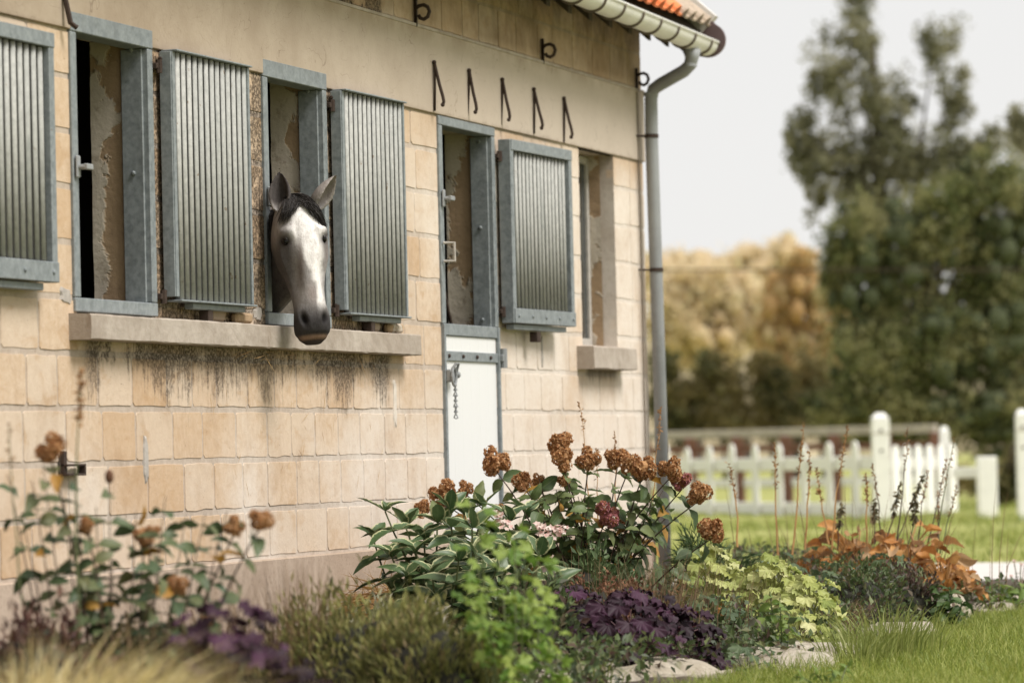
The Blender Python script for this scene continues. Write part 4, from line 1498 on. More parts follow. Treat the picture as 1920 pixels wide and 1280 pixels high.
M_T4 = leaf_mat('leaves_straw', [(0.84, 0.70, 0.50), (0.88, 0.74, 0.53), (0.80, 0.69, 0.46), (0.70, 0.63, 0.40)], .65, .6, clump=(.3, (0.90, 0.78, 0.58)))
M_T5 = leaf_mat('leaves_dusk_green', [(0.075, 0.082, 0.038), (0.13, 0.135, 0.06), (0.24, 0.20, 0.09)], .65, .5, clump=(.7, (0.40, 0.32, 0.15)))

M_CROWNSHADE = plain('crown_shade_dark', (0.060, 0.072, 0.030), .9, var=.6, scale=6)  # dark green that paints the shade inside the broad tree's crown
DT = 92.0
tree_thing('tall_tree', 'tall airy tree with gaps in its dark crown above the others', G(1690, 97),
           [(1600, 60, 60, 75, 1.0), (1560, 150, 70, 70, 1.1), (1510, 240, 45, 70, .7), (1575, 290, 85, 75, 1.3), (1650, 190, 60, 70, 1.0), (1770, 95, 48, 70, .8), (1785, 190, 45, 70, .7), (1700, 300, 90, 70, 1.4), (1520, 360, 35, 60, .4), (1620, 370, 90, 70, 1.3), (1610, -30, 55, 60, .8), (1795, 290, 60, 60, .8), (1530, 300, 55, 60, .6), (1670, 260, 60, 80, .8), (1745, 300, 60, 70, .8), (1690, 200, 40, 60, .4), (1850, 270, 50, 50, .5)],
           97, 19000, M_T1, (.10, .18), .26, P(1640, 60, 97), 14, 3, .25)
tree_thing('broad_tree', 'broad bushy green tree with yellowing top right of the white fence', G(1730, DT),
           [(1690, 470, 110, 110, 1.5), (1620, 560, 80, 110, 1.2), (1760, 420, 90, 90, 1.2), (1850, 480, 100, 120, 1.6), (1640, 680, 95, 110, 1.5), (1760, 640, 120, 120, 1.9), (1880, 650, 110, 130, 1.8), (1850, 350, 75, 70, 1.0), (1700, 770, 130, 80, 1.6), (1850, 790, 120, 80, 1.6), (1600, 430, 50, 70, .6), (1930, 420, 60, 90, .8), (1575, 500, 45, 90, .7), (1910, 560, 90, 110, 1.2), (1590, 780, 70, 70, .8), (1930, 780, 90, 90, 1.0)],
           DT, 44000, M_T2, (.10, .17), .30, P(1740, 480, DT), 16, 5, .35, core=.8, core_mat=M_CROWNSHADE)
tree_thing('dark_tree', 'dark tree at the edge rising behind the broad green tree', G(1960, 100),
           [(1915, 250, 25, 55, .8), (1950, 330, 50, 90, 1.2), (1970, 480, 80, 120, 1.5), (1980, 640, 90, 120, 1.5)],
           100, 9000, M_T1, (.10, .17), .25, P(1950, 300, 100), 6, 8, .4)
tree_thing('ochre_tree', 'ochre autumn tree left of the broad green tree', G(1490, 108),
           [(1490, 560, 60, 85, 1.2), (1450, 640, 55, 85, 1.0), (1520, 680, 60, 90, 1.2), (1560, 600, 50, 90, .9), (1470, 740, 55, 60, .8), (1540, 760, 60, 50, .8), (1500, 500, 40, 45, .6)],
           108, 8000, M_T3, (.13, .2), .22, P(1495, 560, 108), 8, 9, .35, core=1.0)
tree_thing('straw_tree', 'pale straw coloured tree just right of the grey downpipe', G(1310, 150),
           [(1300, 540, 75, 60, 1.1), (1260, 590, 70, 80, 1.1), (1370, 560, 65, 75, 1.1), (1320, 640, 90, 75, 1.2), (1420, 600, 50, 80, .8)],
           150, 8000, M_T4, (.19, .30), .3, P(1310, 560, 150), 8, 12, .3, core=1.0)
tree_thing('far_tree', 'pale hazy yellow tree mass on the horizon behind the downpipe', G(1400, 210),
           [(1280, 500, 80, 36, 1.0), (1400, 495, 80, 36, 1.0), (1480, 480, 50, 40, .7), (1200, 510, 80, 36, 1.0), (1340, 530, 140, 45, 1.3)],
           210, 6000, M_T4, (.30, .44), .4, P(1360, 520, 210), 5, 14, .2, core=1.2)
# dark hedge shrubs under the trees, one after another
for i, (px_, w_px, lab) in enumerate(((1262, 52, 'dark green shrub under the straw tree nearest the downpipe'), (1352, 58, 'dark green shrub left of the ochre tree behind the picket fence'),
                                      (1448, 55, 'dull green shrub below the ochre tree'), (1545, 55, 'dull green shrub between ochre and broad green trees'))):
    o = tree_thing('hedge_shrub', lab, G(px_, 100), [(px_, 745 + 8 * (i % 2), w_px, 62, 1.0), (px_ + 18, 790, w_px, 40, .8), (px_ - 10, 690, w_px * .7, 40, .5)], 100, 4200, M_T5, (.11, .18), .08, P(px_, 740, 100), 5, 20 + i, .3, core=.8)
    o['category'] = 'shrub'
# small dark trunk and undergrowth beside the right edge
o = tree_thing('edge_shrub', 'dark undergrowth shrub behind the short white post', G(1880, 58), [(1885, 900, 45, 60, 1.0), (1930, 880, 50, 80, 1.0), (1800, 905, 60, 40, .6)], 58, 5000, M_T5, (.06, .12), .09, P(1888, 840, 58), 5, 31, .3)
o['category'] = 'shrub'
# wooded ridge closing the horizon
hv = []; hf = []
for i in range(61):
    u = i / 60
    a = R(-12 + 60 * u)
    for k, (rr_, zz) in enumerate(((300, -1.0), (340, 9.0 + 2.2 * math.sin(u * 23) + 1.2 * math.sin(u * 61)), (420, 12.0 + 2.5 * math.sin(u * 17 + 1)), (600, -1.0))):
        hv.append((rr_ * math.cos(a), rr_ * math.sin(a) - 6, zz))
for i in range(60):
    for k in range(3):
        q = i * 4 + k
        hf.append((q, q + 4, q + 5, q + 1))
t = NT('far_wood')
p_ = t.pos()
c = t.mix(t.ss(t.noise(p_, .25, 5, .7), .35, .65), (0.34, 0.28, 0.16), (0.56, 0.46, 0.29))
t.bump(t.noise(p_, .5, 5, .7), 1.0, 2.0)
tag(MB().add(hv, hf).build('far_hill', t.fin(c, .95), None, True), kind='structure')
# overhead line far behind the yard
wl = MB().tube([P(px_, 506 - .0012 * (px_ - 1400), 88) for px_ in np.linspace(-2600, 4200, 60)], .018, 5)
tag(wl.build('overhead_wire', M_IRON), 'thin dark overhead wire crossing in front of the straw trees', 'wire')

# ================================================================ GRASS
M_GRASS = leaf_mat('lawn_blades', [(0.12, 0.16, 0.028), (0.215, 0.27, 0.050), (0.33, 0.375, 0.085), (0.44, 0.44, 0.16)], .5, .35)
def lawn(name, x0, x1, y0, y1, n, Lr, wd, mask=None):
    b = np.stack([rng.uniform(x0, x1, n), rng.uniform(y0, y1, n), np.zeros(n)], 1)
    if mask is not None:
        b = b[mask(b)]
    n = len(b)
    dens = np.sin(b[:, 0] * 3.1 + np.sin(b[:, 1] * 4)) * .5 + np.sin(b[:, 1] * 7.3 + b[:, 0]) * .5
    d = rng.normal(size=(n, 3)); d[:, 2] = 0
    mb = MB().blades(b, d, rng.uniform(*Lr, n) * (1 + .22 * dens), wd, rng.uniform(.15, .75, n))
    o = mb.build(name, M_GRASS)
    tag(o, None, None, None, 'stuff')
    return o
edge_y = lambda x: -2.62 + .05 * np.sin(x * 1.7)
o = lawn('lawn_grass', 13.5, 26.0, -5.6, -2.50, 95000, (.045, .10), .0036, lambda b: (b[:, 1] < edge_y(b[:, 0])) & (b[:, 1] > -2.6 - (b[:, 0] - 12) * .22 - .9))
tag(o, 'short green lawn grass in front of the stone edging', 'grass')
o = lawn('edge_grass', 14.2, 24.0, -3.0, -2.62, 3200, (.06, .14), .004)
tag(o, 'longer unmown grass along the foot of the stone edging', 'grass')
o = lawn('meadow_grass', 30.8, 62, -7, 12, 60000, (.05, .12), .010)
tag(o, 'sunlit grass between the gravel path and the white fence', 'grass')

# ================================================================ FLOWER BED
def bez(a, b, c, n=8):
    a, b, c = map(np.asarray, (a, b, c))
    return [(1 - u) ** 2 * a + 2 * u * (1 - u) * b + u * u * c for u in np.linspace(0, 1, n)]
M_STEM_B = plain('brown_stem', (0.085, 0.055, 0.040), .8, var=.4)
M_INNER = plain('bush_shade_dark', (0.022, 0.020, 0.012), .95, var=.6, scale=40, bump=.8)  # near-black colour for the shade inside the bushes
M_STEM_G = plain('green_stem', (0.10, 0.12, 0.045), .7, var=.4)
M_STEM_O = plain('straw_stem', (0.42, 0.22, 0.075), .7, var=.4)

TOSUN = np.array(SUN_FROM)      # leaves turn their faces to the light
# ---- stone edging
t = NT('edging_stone')
p_ = t.pos()
c = t.mix(t.ss(t.noise(p_, 4, 6, .7), .3, .7), (0.40, 0.34, 0.26), (0.60, 0.54, 0.45))
c = t.mix(t.math('MULTIPLY', t.ss(t.noise(p_, 9, 6, .75, .5), .52, .66), .7), c, (0.22, 0.17, 0.12))
c = t.mix(t.math('MULTIPLY', t.ss(t.noise(p_, 6, 3), .58, .68), .55), c, (0.13, 0.15, 0.05))
t.bump(t.noise(p_, 16, 8, .75), .9, .03)
M_EDGE = t.fin(c, .93, 0, .2)
def slab(cx, cy, lx, ly, h, rot, seed, label, z0=-.04):
    rd = np.random.default_rng(seed)
    n, m = 15, 9
    o1, o2 = rd.uniform(0, 6, 2)
    v = []; f = []
    for lay in (0, 1):
        for i in range(n + 1):
            for j in range(m + 1):
                a, b = i / n * 2 - 1, j / m * 2 - 1
                kx = 1 + .05 * math.sin(b * 5 + o1) + .03 * math.sin(b * 13 + o2)
                ky = 1 + .09 * math.sin(a * 6 + o2) + .05 * math.sin(a * 15 + o1)
                rnd = 1 - .10 * (a * a) * (b * b)
                x, y = a * lx / 2 * kx * rnd, b * ly / 2 * ky * rnd
                if lay == 0:
                    e = max(abs(a), abs(b))
                    z = h * (1 - .35 * max(0, (e - .8) / .2) ** 2) + .018 * math.sin(x * 9 + o1) * math.sin(y * 12 + o2) + rd.uniform(-.006, .006)
                else:
                    z = 0; x *= 1.02; y *= 1.02
                v.append((x, y, z + z0))
    N_ = (n + 1) * (m + 1)
    for i in range(n):
        for j in range(m):
            a = i * (m + 1) + j
            f.append((a, a + m + 1, a + m + 2, a + 1))
            f.append((N_ + a, N_ + a + 1, N_ + a + m + 2, N_ + a + m + 1))
    edge = [(i, 0) for i in range(n)] + [(n, j) for j in range(m)] + [(i, m) for i in range(n, 0, -1)] + [(0, j) for j in range(m, 0, -1)]
    ids = [i * (m + 1) + j for i, j in edge]
    for k in range(len(ids)):
        a, b = ids[k], ids[(k + 1) % len(ids)]
        f.append((a, b, N_ + b, N_ + a)[::-1])
    M = Matrix.Translation((cx, cy, 0)) @ Matrix.Rotation(rot, 4, 'Z')
    me = MB().add(v, f).mesh('edging_stone', M_EDGE, False)
    o = obj('edging_stone', me, None, M)
    tag(o, label, 'stone', 'stones edging the flower bed')
    return o
slab(17.05, -2.62, 1.45, .52, .13, .03, 1, 'broad pale cracked slab edging the bed right of the dark purple leaves')
slab(15.2, -2.12, 1.9, .50, .15, -.30, 2, 'long pale kerb stone in front of the dark purple leaves')
slab(18.55, -2.36, .9, .34, .17, .1, 3, 'brown stone behind the broad pale slab')
slab(19.2, -2.62, .8, .30, .13, .0, 6, 'small pale stone half hidden by the long grass tuft')
slab(20.75, -2.42, .95, .34, .19, -.05, 4, 'brown weathered stone left of the dark green nettle')
slab(22.6, -2.55, 1.7, .36, .11, .05, 5, 'long flat stone in front of the broad leaved plants')
slab(13.1, -2.2, 1.6, .45, .12, .05, 7, 'grey stone end lying under the blurred grass')

# ---- hydrangea flower heads
def head_mesh(name, mat, seed, n=400, zsc=1.05, petal=.25, core=(0.10, 0.05, 0.025)):
    r = np.random.default_rng(seed)
    mb = MB()
    nl = 9
    lc = r.normal(size=(nl, 3)); lc /= np.linalg.norm(lc, axis=1)[:, None]
    lc *= r.uniform(.45, .80, nl)[:, None]; lc[:, 2] = lc[:, 2] * .95 + .08
    lr_ = r.uniform(.28, .50, nl)
    k0 = r.integers(0, nl, n * 3)
    d = r.normal(size=(n * 3, 3)); d /= np.linalg.norm(d, axis=1)[:, None]
    c = lc[k0] + d * (lr_[k0] * r.uniform(.85, 1.12, n * 3))[:, None]
    inside = np.zeros(n * 3, bool)
    for q in range(nl):
        inside |= (np.linalg.norm(c - lc[q], axis=1) < lr_[q] * .82)
    c = c[~inside][:n]; d = d[~inside][:n]; n = len(c)
    c = c * np.array([1, 1, zsc])
    for k in range(4):
        t1 = np.cross(d, r.normal(size=(n, 3)) * .15 + np.array([.3, .2, 1])); t1 /= np.linalg.norm(t1, axis=1)[:, None]
        t2 = np.cross(d, t1)
        a = k * math.pi / 2 + r.uniform(-.3, .3, n)
        A = t1 * np.cos(a)[:, None] + t2 * np.sin(a)[:, None] + d * r.uniform(-.1, 1.1, n)[:, None]
        mb.leaves(c, A, d + r.normal(size=(n, 3)) * .25, r.uniform(petal * .7, petal * 1.1, n), petal * r.uniform(.65, .95, n), .2)
    mb.ball((0, 0, 0), .48, 10, 7, (1, 1, zsc))
    return mb.mesh(name, mat)
M_HEAD = leaf_mat('dried_bloom', [(0.27, 0.115, 0.045), (0.44, 0.21, 0.085), (0.62, 0.34, 0.15), (0.80, 0.54, 0.31)], .7, .3)
M_HEADP = leaf_mat('dried_bloom_pink', [(0.22, 0.085, 0.040), (0.36, 0.15, 0.075), (0.50, 0.18, 0.20), (0.58, 0.26, 0.30)], .7, .2)
HEADS = [head_mesh('flower_head', M_HEAD, k) for k in (0, 1, 2, 3, 5, 6, 7)]
HEADP = head_mesh('flower_head', M_HEADP, 9)
M_HYD = leaf_mat('hydrangea_leaf', [(0.045, 0.075, 0.026), (0.070, 0.105, 0.036), (0.105, 0.140, 0.050), (0.135, 0.155, 0.06)], .5, .25, vein=(0.16, 0.20, 0.085))
LHYD = [leaf_mesh('leaf', M_HYD, .52, 7, .10, .30, .8, 0, .1, .2), leaf_mesh('leaf', M_HYD, .56, 7, .22, .55, .8, .1, .15, -.25), leaf_mesh('leaf', M_HYD, .48, 7, .16, .12, .85, 0, .2, .3)]
M_HYDY = leaf_mat('hydrangea_leaf_yellow', [(0.40, 0.20, 0.035), (0.46, 0.26, 0.05)], .6, .3, vein=(.5, .3, .1))
LHYDY = leaf_mesh('leaf', M_HYDY, .5, 6, .2, .4, .8, 0, .2, .3)

def leafy_stem(root, stem, metas, meshes, Lr, start=.35, pairs=5, per=2, upl=.35, yellow=None, ypro=0.0, rd=random):
    """leaves in opposite pairs along a stem polyline"""
    stem = np.array(stem); n = len(stem)
    for i in range(pairs):
        u = start + (1 - start) * (i + .4) / pairs
        k = u * (n - 1); a = int(min(n - 2, k)); fr = k - a
        p = stem[a] * (1 - fr) + stem[a + 1] * fr
        T = stem[a + 1] - stem[a]; T /= np.linalg.norm(T) + 1e-9
        ph = i * 1.57 + rd.uniform(-.5, .5)
        s1 = np.cross(T, [.3, .2, .9]); s1 /= np.linalg.norm(s1) + 1e-9
        s2 = np.cross(T, s1)
        for j in range(per):
            an = ph + j * 2 * math.pi / per + rd.uniform(-.2, .2)
            A = s1 * math.cos(an) + s2 * math.sin(an) + T * upl + np.array([0, 0, rd.uniform(-.55, .25)])
            me = yellow if (yellow and rd.random() < ypro) else rd.choice(meshes)
            L = rd.uniform(*Lr)
            obj('leaf', me, root, frame_M(p, A, TOSUN + unit(1)[0] * .55, L))

# ---- main hydrangea with dried heads
rt = G(1095, 19.7, .03)
hyd = thing('hydrangea_bush', rt, 'leggy hydrangea bush with brown dried flower heads in front of the white door', 'shrub')
heads = [(931, 868, 27, 0), (1048, 838, 27, 0), (1058, 865, 22, 0), (1103, 862, 22, 0), (1158, 858, 23, 0), (1178, 872, 17, 0), (1205, 876, 26, 0), (1256, 882, 23, 0), (1279, 905, 19, 1),
         (1308, 927, 22, 0), (1335, 994, 24, 0), (1134, 966, 24, 1), (1165, 985, 12, 0), (830, 926, 27, 0), (874, 918, 15, 0), (792, 955, 17, 0), (982, 905, 18, 0), (1008, 900, 12, 0), (1056, 900, 13, 0), (935, 955, 11, 0)]
stems = MB()
for i, (px_, py_, r_, kind) in enumerate(heads):
    dep = 19.6 + random.uniform(-.35, .35) - (.25 if py_ > 940 else 0)
    hp = P(px_, py_, dep)
    rad = r_ * dep / CAM_F
    lowp = rt + np.array([random.uniform(-.12, .12), random.uniform(-.12, .12), 0])
    mid = (lowp + hp) / 2 + np.array([0, 0, -.03]) + (hp - lowp) * np.array([-.12, -.12, .12])
    st = bez(lowp, mid, hp - UPZ * rad * .6, 9)
    stems.tube(st, [.007 - .004 * j / 8 for j in range(9)], 5)
    ax = st[-1] - st[-2]; ax = ax / np.linalg.norm(ax) + UPZ * .8
    me = HEADP if kind else HEADS[i % 7]
    obj('flower_head', me, hyd, frame_M(hp, np.cross(ax, [1, .3, 0]), ax, (rad * .93, rad * .93, rad)) @ Matrix.Rotation(i * 1.3, 4, 'Z'))
    leafy_stem(hyd, st, None, LHYD, (.085, .14), .40, 6, 2, .3, LHYDY, .05)
for i in range(17):                      # leafy shoots without bloom
    px_ = random.uniform(960, 1290); py_ = random.uniform(890, 1000)
    dep = 19.6 + random.uniform(-.4, .4)
    tp = P(px_, py_, dep)
    lowp = rt + np.array([random.uniform(-.15, .15), random.uniform(-.15, .15), 0])
    st = bez(lowp, (lowp + tp) / 2 + np.array([0, 0, .05]), tp, 8)
    stems.tube(st, [.006 - .004 * j / 7 for j in range(8)], 5)
    leafy_stem(hyd, st, None, LHYD, (.085, .135), .3, 7, 2, .3, LHYDY, .06)
stems.build('stems', M_STEM_B, hyd)

# ---- variegated shrub
M_VAR = leaf_mat('variegated_leaf', [(0.040, 0.075, 0.028), (0.060, 0.100, 0.038), (0.080, 0.120, 0.050)], .42, .2, margin=(0.52, 0.52, 0.29), vein=(0.12, 0.17, 0.075), spec=.45, edge0=.255)
LVAR = [leaf_mesh('leaf', M_VAR, .43, 9, .20, .32, .85, .0, .06, .15), leaf_mesh('leaf', M_VAR, .40, 9, .30, .55, .85, .08, .1, -.2), leaf_mesh('leaf', M_VAR, .46, 9, .14, .15, .85, .0, .1, .3)]
M_PETAL = leaf_mat('pale_pink_petal', [(0.80, 0.72, 0.66), (0.80, 0.60, 0.55), (0.72, 0.42, 0.38), (0.82, 0.78, 0.70)], .6, .3)
rv = G(835, 17.9, .03)
var = thing('variegated_shrub', rv, 'variegated shrub with cream edged leaves and pale pink blooms beside the straw', 'shrub')
vst = MB()
for (px_, py_, dep, nodes) in ((722, 958, 18.0, 7), (760, 985, 18.3, 6), (842, 955, 17.9, 8), (795, 1010, 18.0, 6), (885, 990, 17.6, 7), (905, 950, 18.3, 7), (955, 975, 18.0, 7), (985, 960, 18.2, 6), (860, 1050, 17.3, 5), (1010, 1040, 17.5, 5), (760, 1080, 17.7, 4), (930, 1070, 17.2, 5), (1035, 1095, 17.0, 4),
                              (700, 1010, 18.1, 6), (735, 1045, 17.8, 5), (820, 980, 18.3, 7), (870, 965, 18.5, 7), (810, 1075, 17.5, 5), (890, 1040, 17.4, 6), (960, 1030, 17.6, 6), (780, 1035, 17.8, 6), (930, 1000, 18.2, 7)):
    tp = P(px_, py_, dep)
    lowp = rv + np.array([random.uniform(-.1, .1), random.uniform(-.1, .1), 0]) * 1.6
    st = bez(lowp, lowp * .35 + tp * .65 + np.array([0, 0, -.18]), tp, 9)
    vst.tube(st, [.010 - .006 * j / 8 for j in range(9)], 6)
    st = np.array(st)
    for i in range(nodes):
        u = .32 + .68 * i / (nodes - 1)
        k = u * 8; a = int(min(7, k)); p = st[a] + (st[a + 1] - st[a]) * (k - a)
        T = st[min(8, a + 1)] - st[a]; T /= np.linalg.norm(T)
        top = i == nodes - 1
        for j in range(4):
            an = j * 2 * math.pi / 4 + i * 1.05 + random.uniform(-.25, .25)
            A = HR * math.cos(an) + HC * math.sin(an) + UPZ * (random.uniform(.7, 1.3) if top else random.uniform(-.15, .55))
            obj('leaf', random.choice(LVAR), var, frame_M(p, A, T * .7 + TOSUN * .8 + unit(1)[0] * .25, random.uniform(.15, .21) * (.8 if top else 1)))
vst.build('stems', M_STEM_G, var)
fm = []
for k in range(3):
    mb = MB(); n = 9
    for i in range(n):
        c0 = np.array([random.uniform(-.7, .7), random.uniform(-.7, .7), random.uniform(-.3, .4)])
        nn = np.array([random.uniform(-.6, .6), random.uniform(-.6, .6), 1.0]); nn /= np.linalg.norm(nn)
        t1 = np.cross(nn, [1, .2, 0]); t1 /= np.linalg.norm(t1); t2 = np.cross(nn, t1)
        an = np.linspace(0, 2 * math.pi, 6)[:5]
        A = np.cos(an)[:, None] * t1 + np.sin(an)[:, None] * t2 + nn * .25
        mb.leaves(np.tile(c0, (5, 1)), A, np.tile(nn, (5, 1)), .42, .38, .1)
    fm.append(mb.mesh('flower_cluster', M_PETAL))
for i, (px_, py_, r_) in enumerate(((930, 968, 20), (948, 985, 15), (915, 1010, 14), (1010, 990, 20), (1035, 1000, 20), (1055, 995, 16), (880, 975, 8))):
    dep = 17.6
    obj('flower_cluster', fm[i % 3], var, frame_M(P(px_, py_, dep), HR, HC * .8 + UPZ, r_ * dep / CAM_F))

# ---- mounds of scalloped leaves
def mound(name, label, c, rx, ry_, h, n, meshes, Lr, stem_mat, group=None, seed=0, low=.15, stuffn=0):
    rd = random.Random(seed)
    o = thing(name, c, label, 'plant', group)
    sm_ = MB()
    for i in range(n):
        th_ = i * 2.399963 + rd.uniform(-.3, .3)
        u = (i + .5) / n
        el = math.acos(1 - u * (1 - low * .2)) if True else 0
        el = math.radians(8) + (math.radians(94) - math.radians(8)) * u ** .75
        rr = rd.uniform(.86, 1.08)
        dv = np.array([math.cos(th_) * math.sin(el) * rx * rr, math.sin(th_) * math.sin(el) * ry_ * rr, h * (math.cos(el) * .85 + .15) * rr])
        p = c + dv
        out = np.array([dv[0] / rx, dv[1] / ry_, 0]); out /= np.linalg.norm(out) + 1e-6
        A = out * 1.0 + UPZ * (rd.uniform(-.75, -.05) - .35 * u) + np.array([rd.uniform(-.5, .5), rd.uniform(-.5, .5), 0])
        N_ = out * math.sin(el) * .7 + UPZ * (.35 + .4 * math.cos(el)) + TOSUN * .6 + np.array([rd.uniform(-.35, .35), rd.uniform(-.35, .35), rd.uniform(-.1, .2)])
        L = rd.uniform(*Lr)
        obj('leaf', rd.choice(meshes), o, frame_M(p, A, N_, L))
        if i % 2 == 0:
            sm_.tube(bez(c + np.array([rd.uniform(-.05, .05), rd.uniform(-.05, .05), -.02]), c + dv * np.array([.35, .35, .9]), p, 5), .0025, 4)
    sm_.build('leaf_stalks', stem_mat, o)
    return o
M_PUR = leaf_mat('purple_leaf', [(0.009, 0.004, 0.006), (0.018, 0.006, 0.012), (0.034, 0.011, 0.025), (0.028, 0.013, 0.019), (0.060, 0.020, 0.046)], .55, .08, spec=.22)
LPUR = [round_leaf_mesh('leaf', M_PUR, 7, .18, .13, .2, k) for k in range(4)]
M_PSTEM = plain('purple_stalk', (0.10, 0.03, 0.035), .6)
cc = G(1185, 16.75, .02)
mound('purple_heuchera', 'mound of dark purple scalloped leaves behind the pale kerb stone', cc, .46, .34, .36, 170, LPUR, (.050, .082), M_PSTEM, 'purple leaved mounds', 1)
cc = G(1040, 17.0, .02)
mound('purple_heuchera', 'smaller dark purple leaf mound seen through the bright green herb', cc, .26, .22, .38, 64, LPUR, (.05, .08), M_PSTEM, 'purple leaved mounds', 2)
cc = G(415, 11.7, .02)
mound('purple_heuchera', 'blurred dark purple leaf mound right of the straw yellow grass', cc, .26, .24, .53, 140, LPUR, (.05, .08), M_PSTEM, 'purple leaved mounds', 3)
cc = G(530, 11.7, .02)
mound('purple_heuchera', 'low blurred purple leaves at the foot of the evergreen cushion', cc, .18, .15, .38, 44, LPUR, (.04, .07), M_PSTEM, 'purple leaved mounds', 4)
M_LIM = leaf_mat('lime_leaf', [(0.28, 0.34, 0.085), (0.46, 0.49, 0.15), (0.62, 0.63, 0.27), (0.38, 0.43, 0.12), (0.70, 0.68, 0.36)], .5, .35)
LLIM = [round_leaf_mesh('leaf', M_LIM, 7, .10, .13, .25, 20 + k) for k in range(4)]
M_LSTEM = plain('lime_stalk', (0.25, 0.26, 0.08), .6)
for (px_, dep, rx, h, n, lab) in ((1335, 19.7, .22, .44, 105, 'lime green frilled leaf mound below the drooping brown flower head'), (1445, 19.2, .22, .42, 110, 'largest lime green frilled leaf mound in the middle of the bed'),
                                  (1510, 18.6, .18, .34, 75, 'lime green frilled leaves nearest the brown stone'), (1490, 18.1, .12, .22, 30, 'small lime leaves beside the pointed leaved weed')):
    mound('lime_heuchera', lab, G(px_, dep, .03), rx, rx * .9, h, n, LLIM, (.038, .070), M_LSTEM, 'lime green leaf mounds', int(px_))

# ---- orange autumn hosta leaves
M_HOS = leaf_mat('orange_leaf', [(0.42, 0.165, 0.045), (0.56, 0.25, 0.065), (0.64, 0.36, 0.13), (0.34, 0.17, 0.08), (0.62, 0.45, 0.27)], .55, .3, vein=(0.60, 0.38, 0.16))
LHOS = [leaf_mesh('leaf', M_HOS, .62, 10, .25, .75, .6, .35, .12, .7), leaf_mesh('leaf', M_HOS, .5, 10, .55, .9, .6, .55, .16, -.9), leaf_mesh('leaf', M_HOS, .7, 10, .30, .45, .6, .1, .10, .4), leaf_mesh('leaf', M_HOS, .45, 10, .7, .3, .6, .5, .15, 1.2)]
M_OSTEM = plain('orange_stalk', (0.40, 0.20, 0.06), .6)
def rosette(name, label, c, n, rad, h, Lr, meshes, smat, seed, group=None):
    rd = random.Random(seed)
    o = thing(name, c, label, 'plant', group)
    sm_ = MB()
    for i in range(n):
        th_ = i * 2.399963 + rd.uniform(-.3, .3)
        q = rd.uniform(.15, 1.0) ** .6
        p = c + np.array([math.cos(th_) * rad * q, math.sin(th_) * rad * q, h * (1.05 - .75 * q * q) * rd.uniform(.8, 1.1)])
        A = np.array([math.cos(th_), math.sin(th_), rd.uniform(-.35, .55)])
        obj('leaf', rd.choice(meshes), o, frame_M(p, A, TOSUN + unit(1)[0] * .8, rd.uniform(*Lr)))
        sm_.tube(bez(c + np.array([rd.uniform(-.04, .04), rd.uniform(-.04, .04), 0]), c + (p - c) * np.array([.4, .4, .9]), p, 5), .005, 5)
    sm_.build('leaf_stalks', smat, o)
    return o
rosette('orange_hosta', 'orange withered hosta leaves below the dried flower spires', G(1600, 22.6, .05), 64, .34, .46, (.09, .17), LHOS, M_OSTEM, 1, 'withered hostas')
rosette('orange_hosta', 'orange withered hosta spreading in front of the tall white post', G(1690, 22.4, .05), 72, .36, .46, (.09, .17), LHOS, M_OSTEM, 2, 'withered hostas')
rosette('orange_hosta', 'orange curled hosta leaves hanging beside the gravel path', G(1762, 21.9, .05), 40, .18, .34, (.08, .15), LHOS, M_OSTEM, 3, 'withered hostas')
rosette('orange_hosta', 'fallen orange leaves under the hydrangea stems', G(1235, 19.6, .05), 14, .36, .26, (.10, .17), LHOS, M_OSTEM, 4, 'withered hostas')

# ---- dried flower spires
M_HUSK = leaf_mat('dry_husk', [(0.16, 0.085, 0.04), (0.30, 0.15, 0.06), (0.42, 0.24, 0.10)], .8, .2)
M_HUSKG = leaf_mat('dark_pod', [(0.075, 0.075, 0.045), (0.13, 0.115, 0.065), (0.21, 0.16, 0.09)], .8, .3)
def spire(root, base, tip, mat_stem, r0=.005, husk=.5, hm_=None, hl=.028, n=60, droop=.0):
    base = np.asarray(base); tip = np.asarray(tip)
    L = np.linalg.norm(tip - base)
    st = np.array(bez(base, (base + tip) / 2 + np.array([random.uniform(-.04, .04), random.uniform(-.04, .04), .02]) * L, tip, 10))
    st = st + np.cumsum(rng.normal(0, .004, (10, 3)) * np.array([1, 1, .2]), 0)
    o = MB().tube(st, [r0 * (1 - .8 * j / 9) for j in range(10)], 5).build('flower_stalk', mat_stem, root)
    u = np.random.default_rng(int(abs(base[0] * 1000)) + n).uniform(1 - husk, 1, n)
    k = u * 9; a = np.minimum(8, k.astype(int))
    p = st[a] + (st[a + 1] - st[a]) * (k - a)[:, None]
    A = unit(n); A[:, 2] += .5 - droop
    mb = MB().leaves(p + unit(n) * .004, A, unit(n), rng.uniform(hl * .5, hl, n) * (1.25 - .5 * u), hl * .3)
    mb.build('husks', hm_ or M_HUSK, o)
spA = thing('dried_spire_plant', G(1100, 20.3), 'thin dried spires rising above the brown hydrangea heads', 'plant', 'dried flower spires')
for (px_, py_, bpx) in ((1090, 752, 1105), (1145, 808, 1150), (1232, 765, 1215), (1118, 838, 1120)):
    spire(spA, P(bpx, 985, 20.2), P(px_, py_, 20.3), M_STEM_O, .004, .42, M_HUSK, .03, 40)
spB = thing('dried_spire_plant', G(1480, 22.3), 'orange dried spires in front of the picket fence', 'plant', 'dried flower spires')
for (px_, py_, bpx, by_) in ((1364, 868, 1384, 985), (1456, 828, 1460, 1000), (1503, 790, 1484, 1000), (1517, 845, 1508, 990), (1540, 880, 1556, 980), (1592, 795, 1560, 990), (1614, 890, 1625, 985)):
    spire(spB, P(bpx, by_ + 40, 22.3), P(px_, py_, 22.4), M_STEM_O, .0065, .45, M_HUSK, .035, 55)
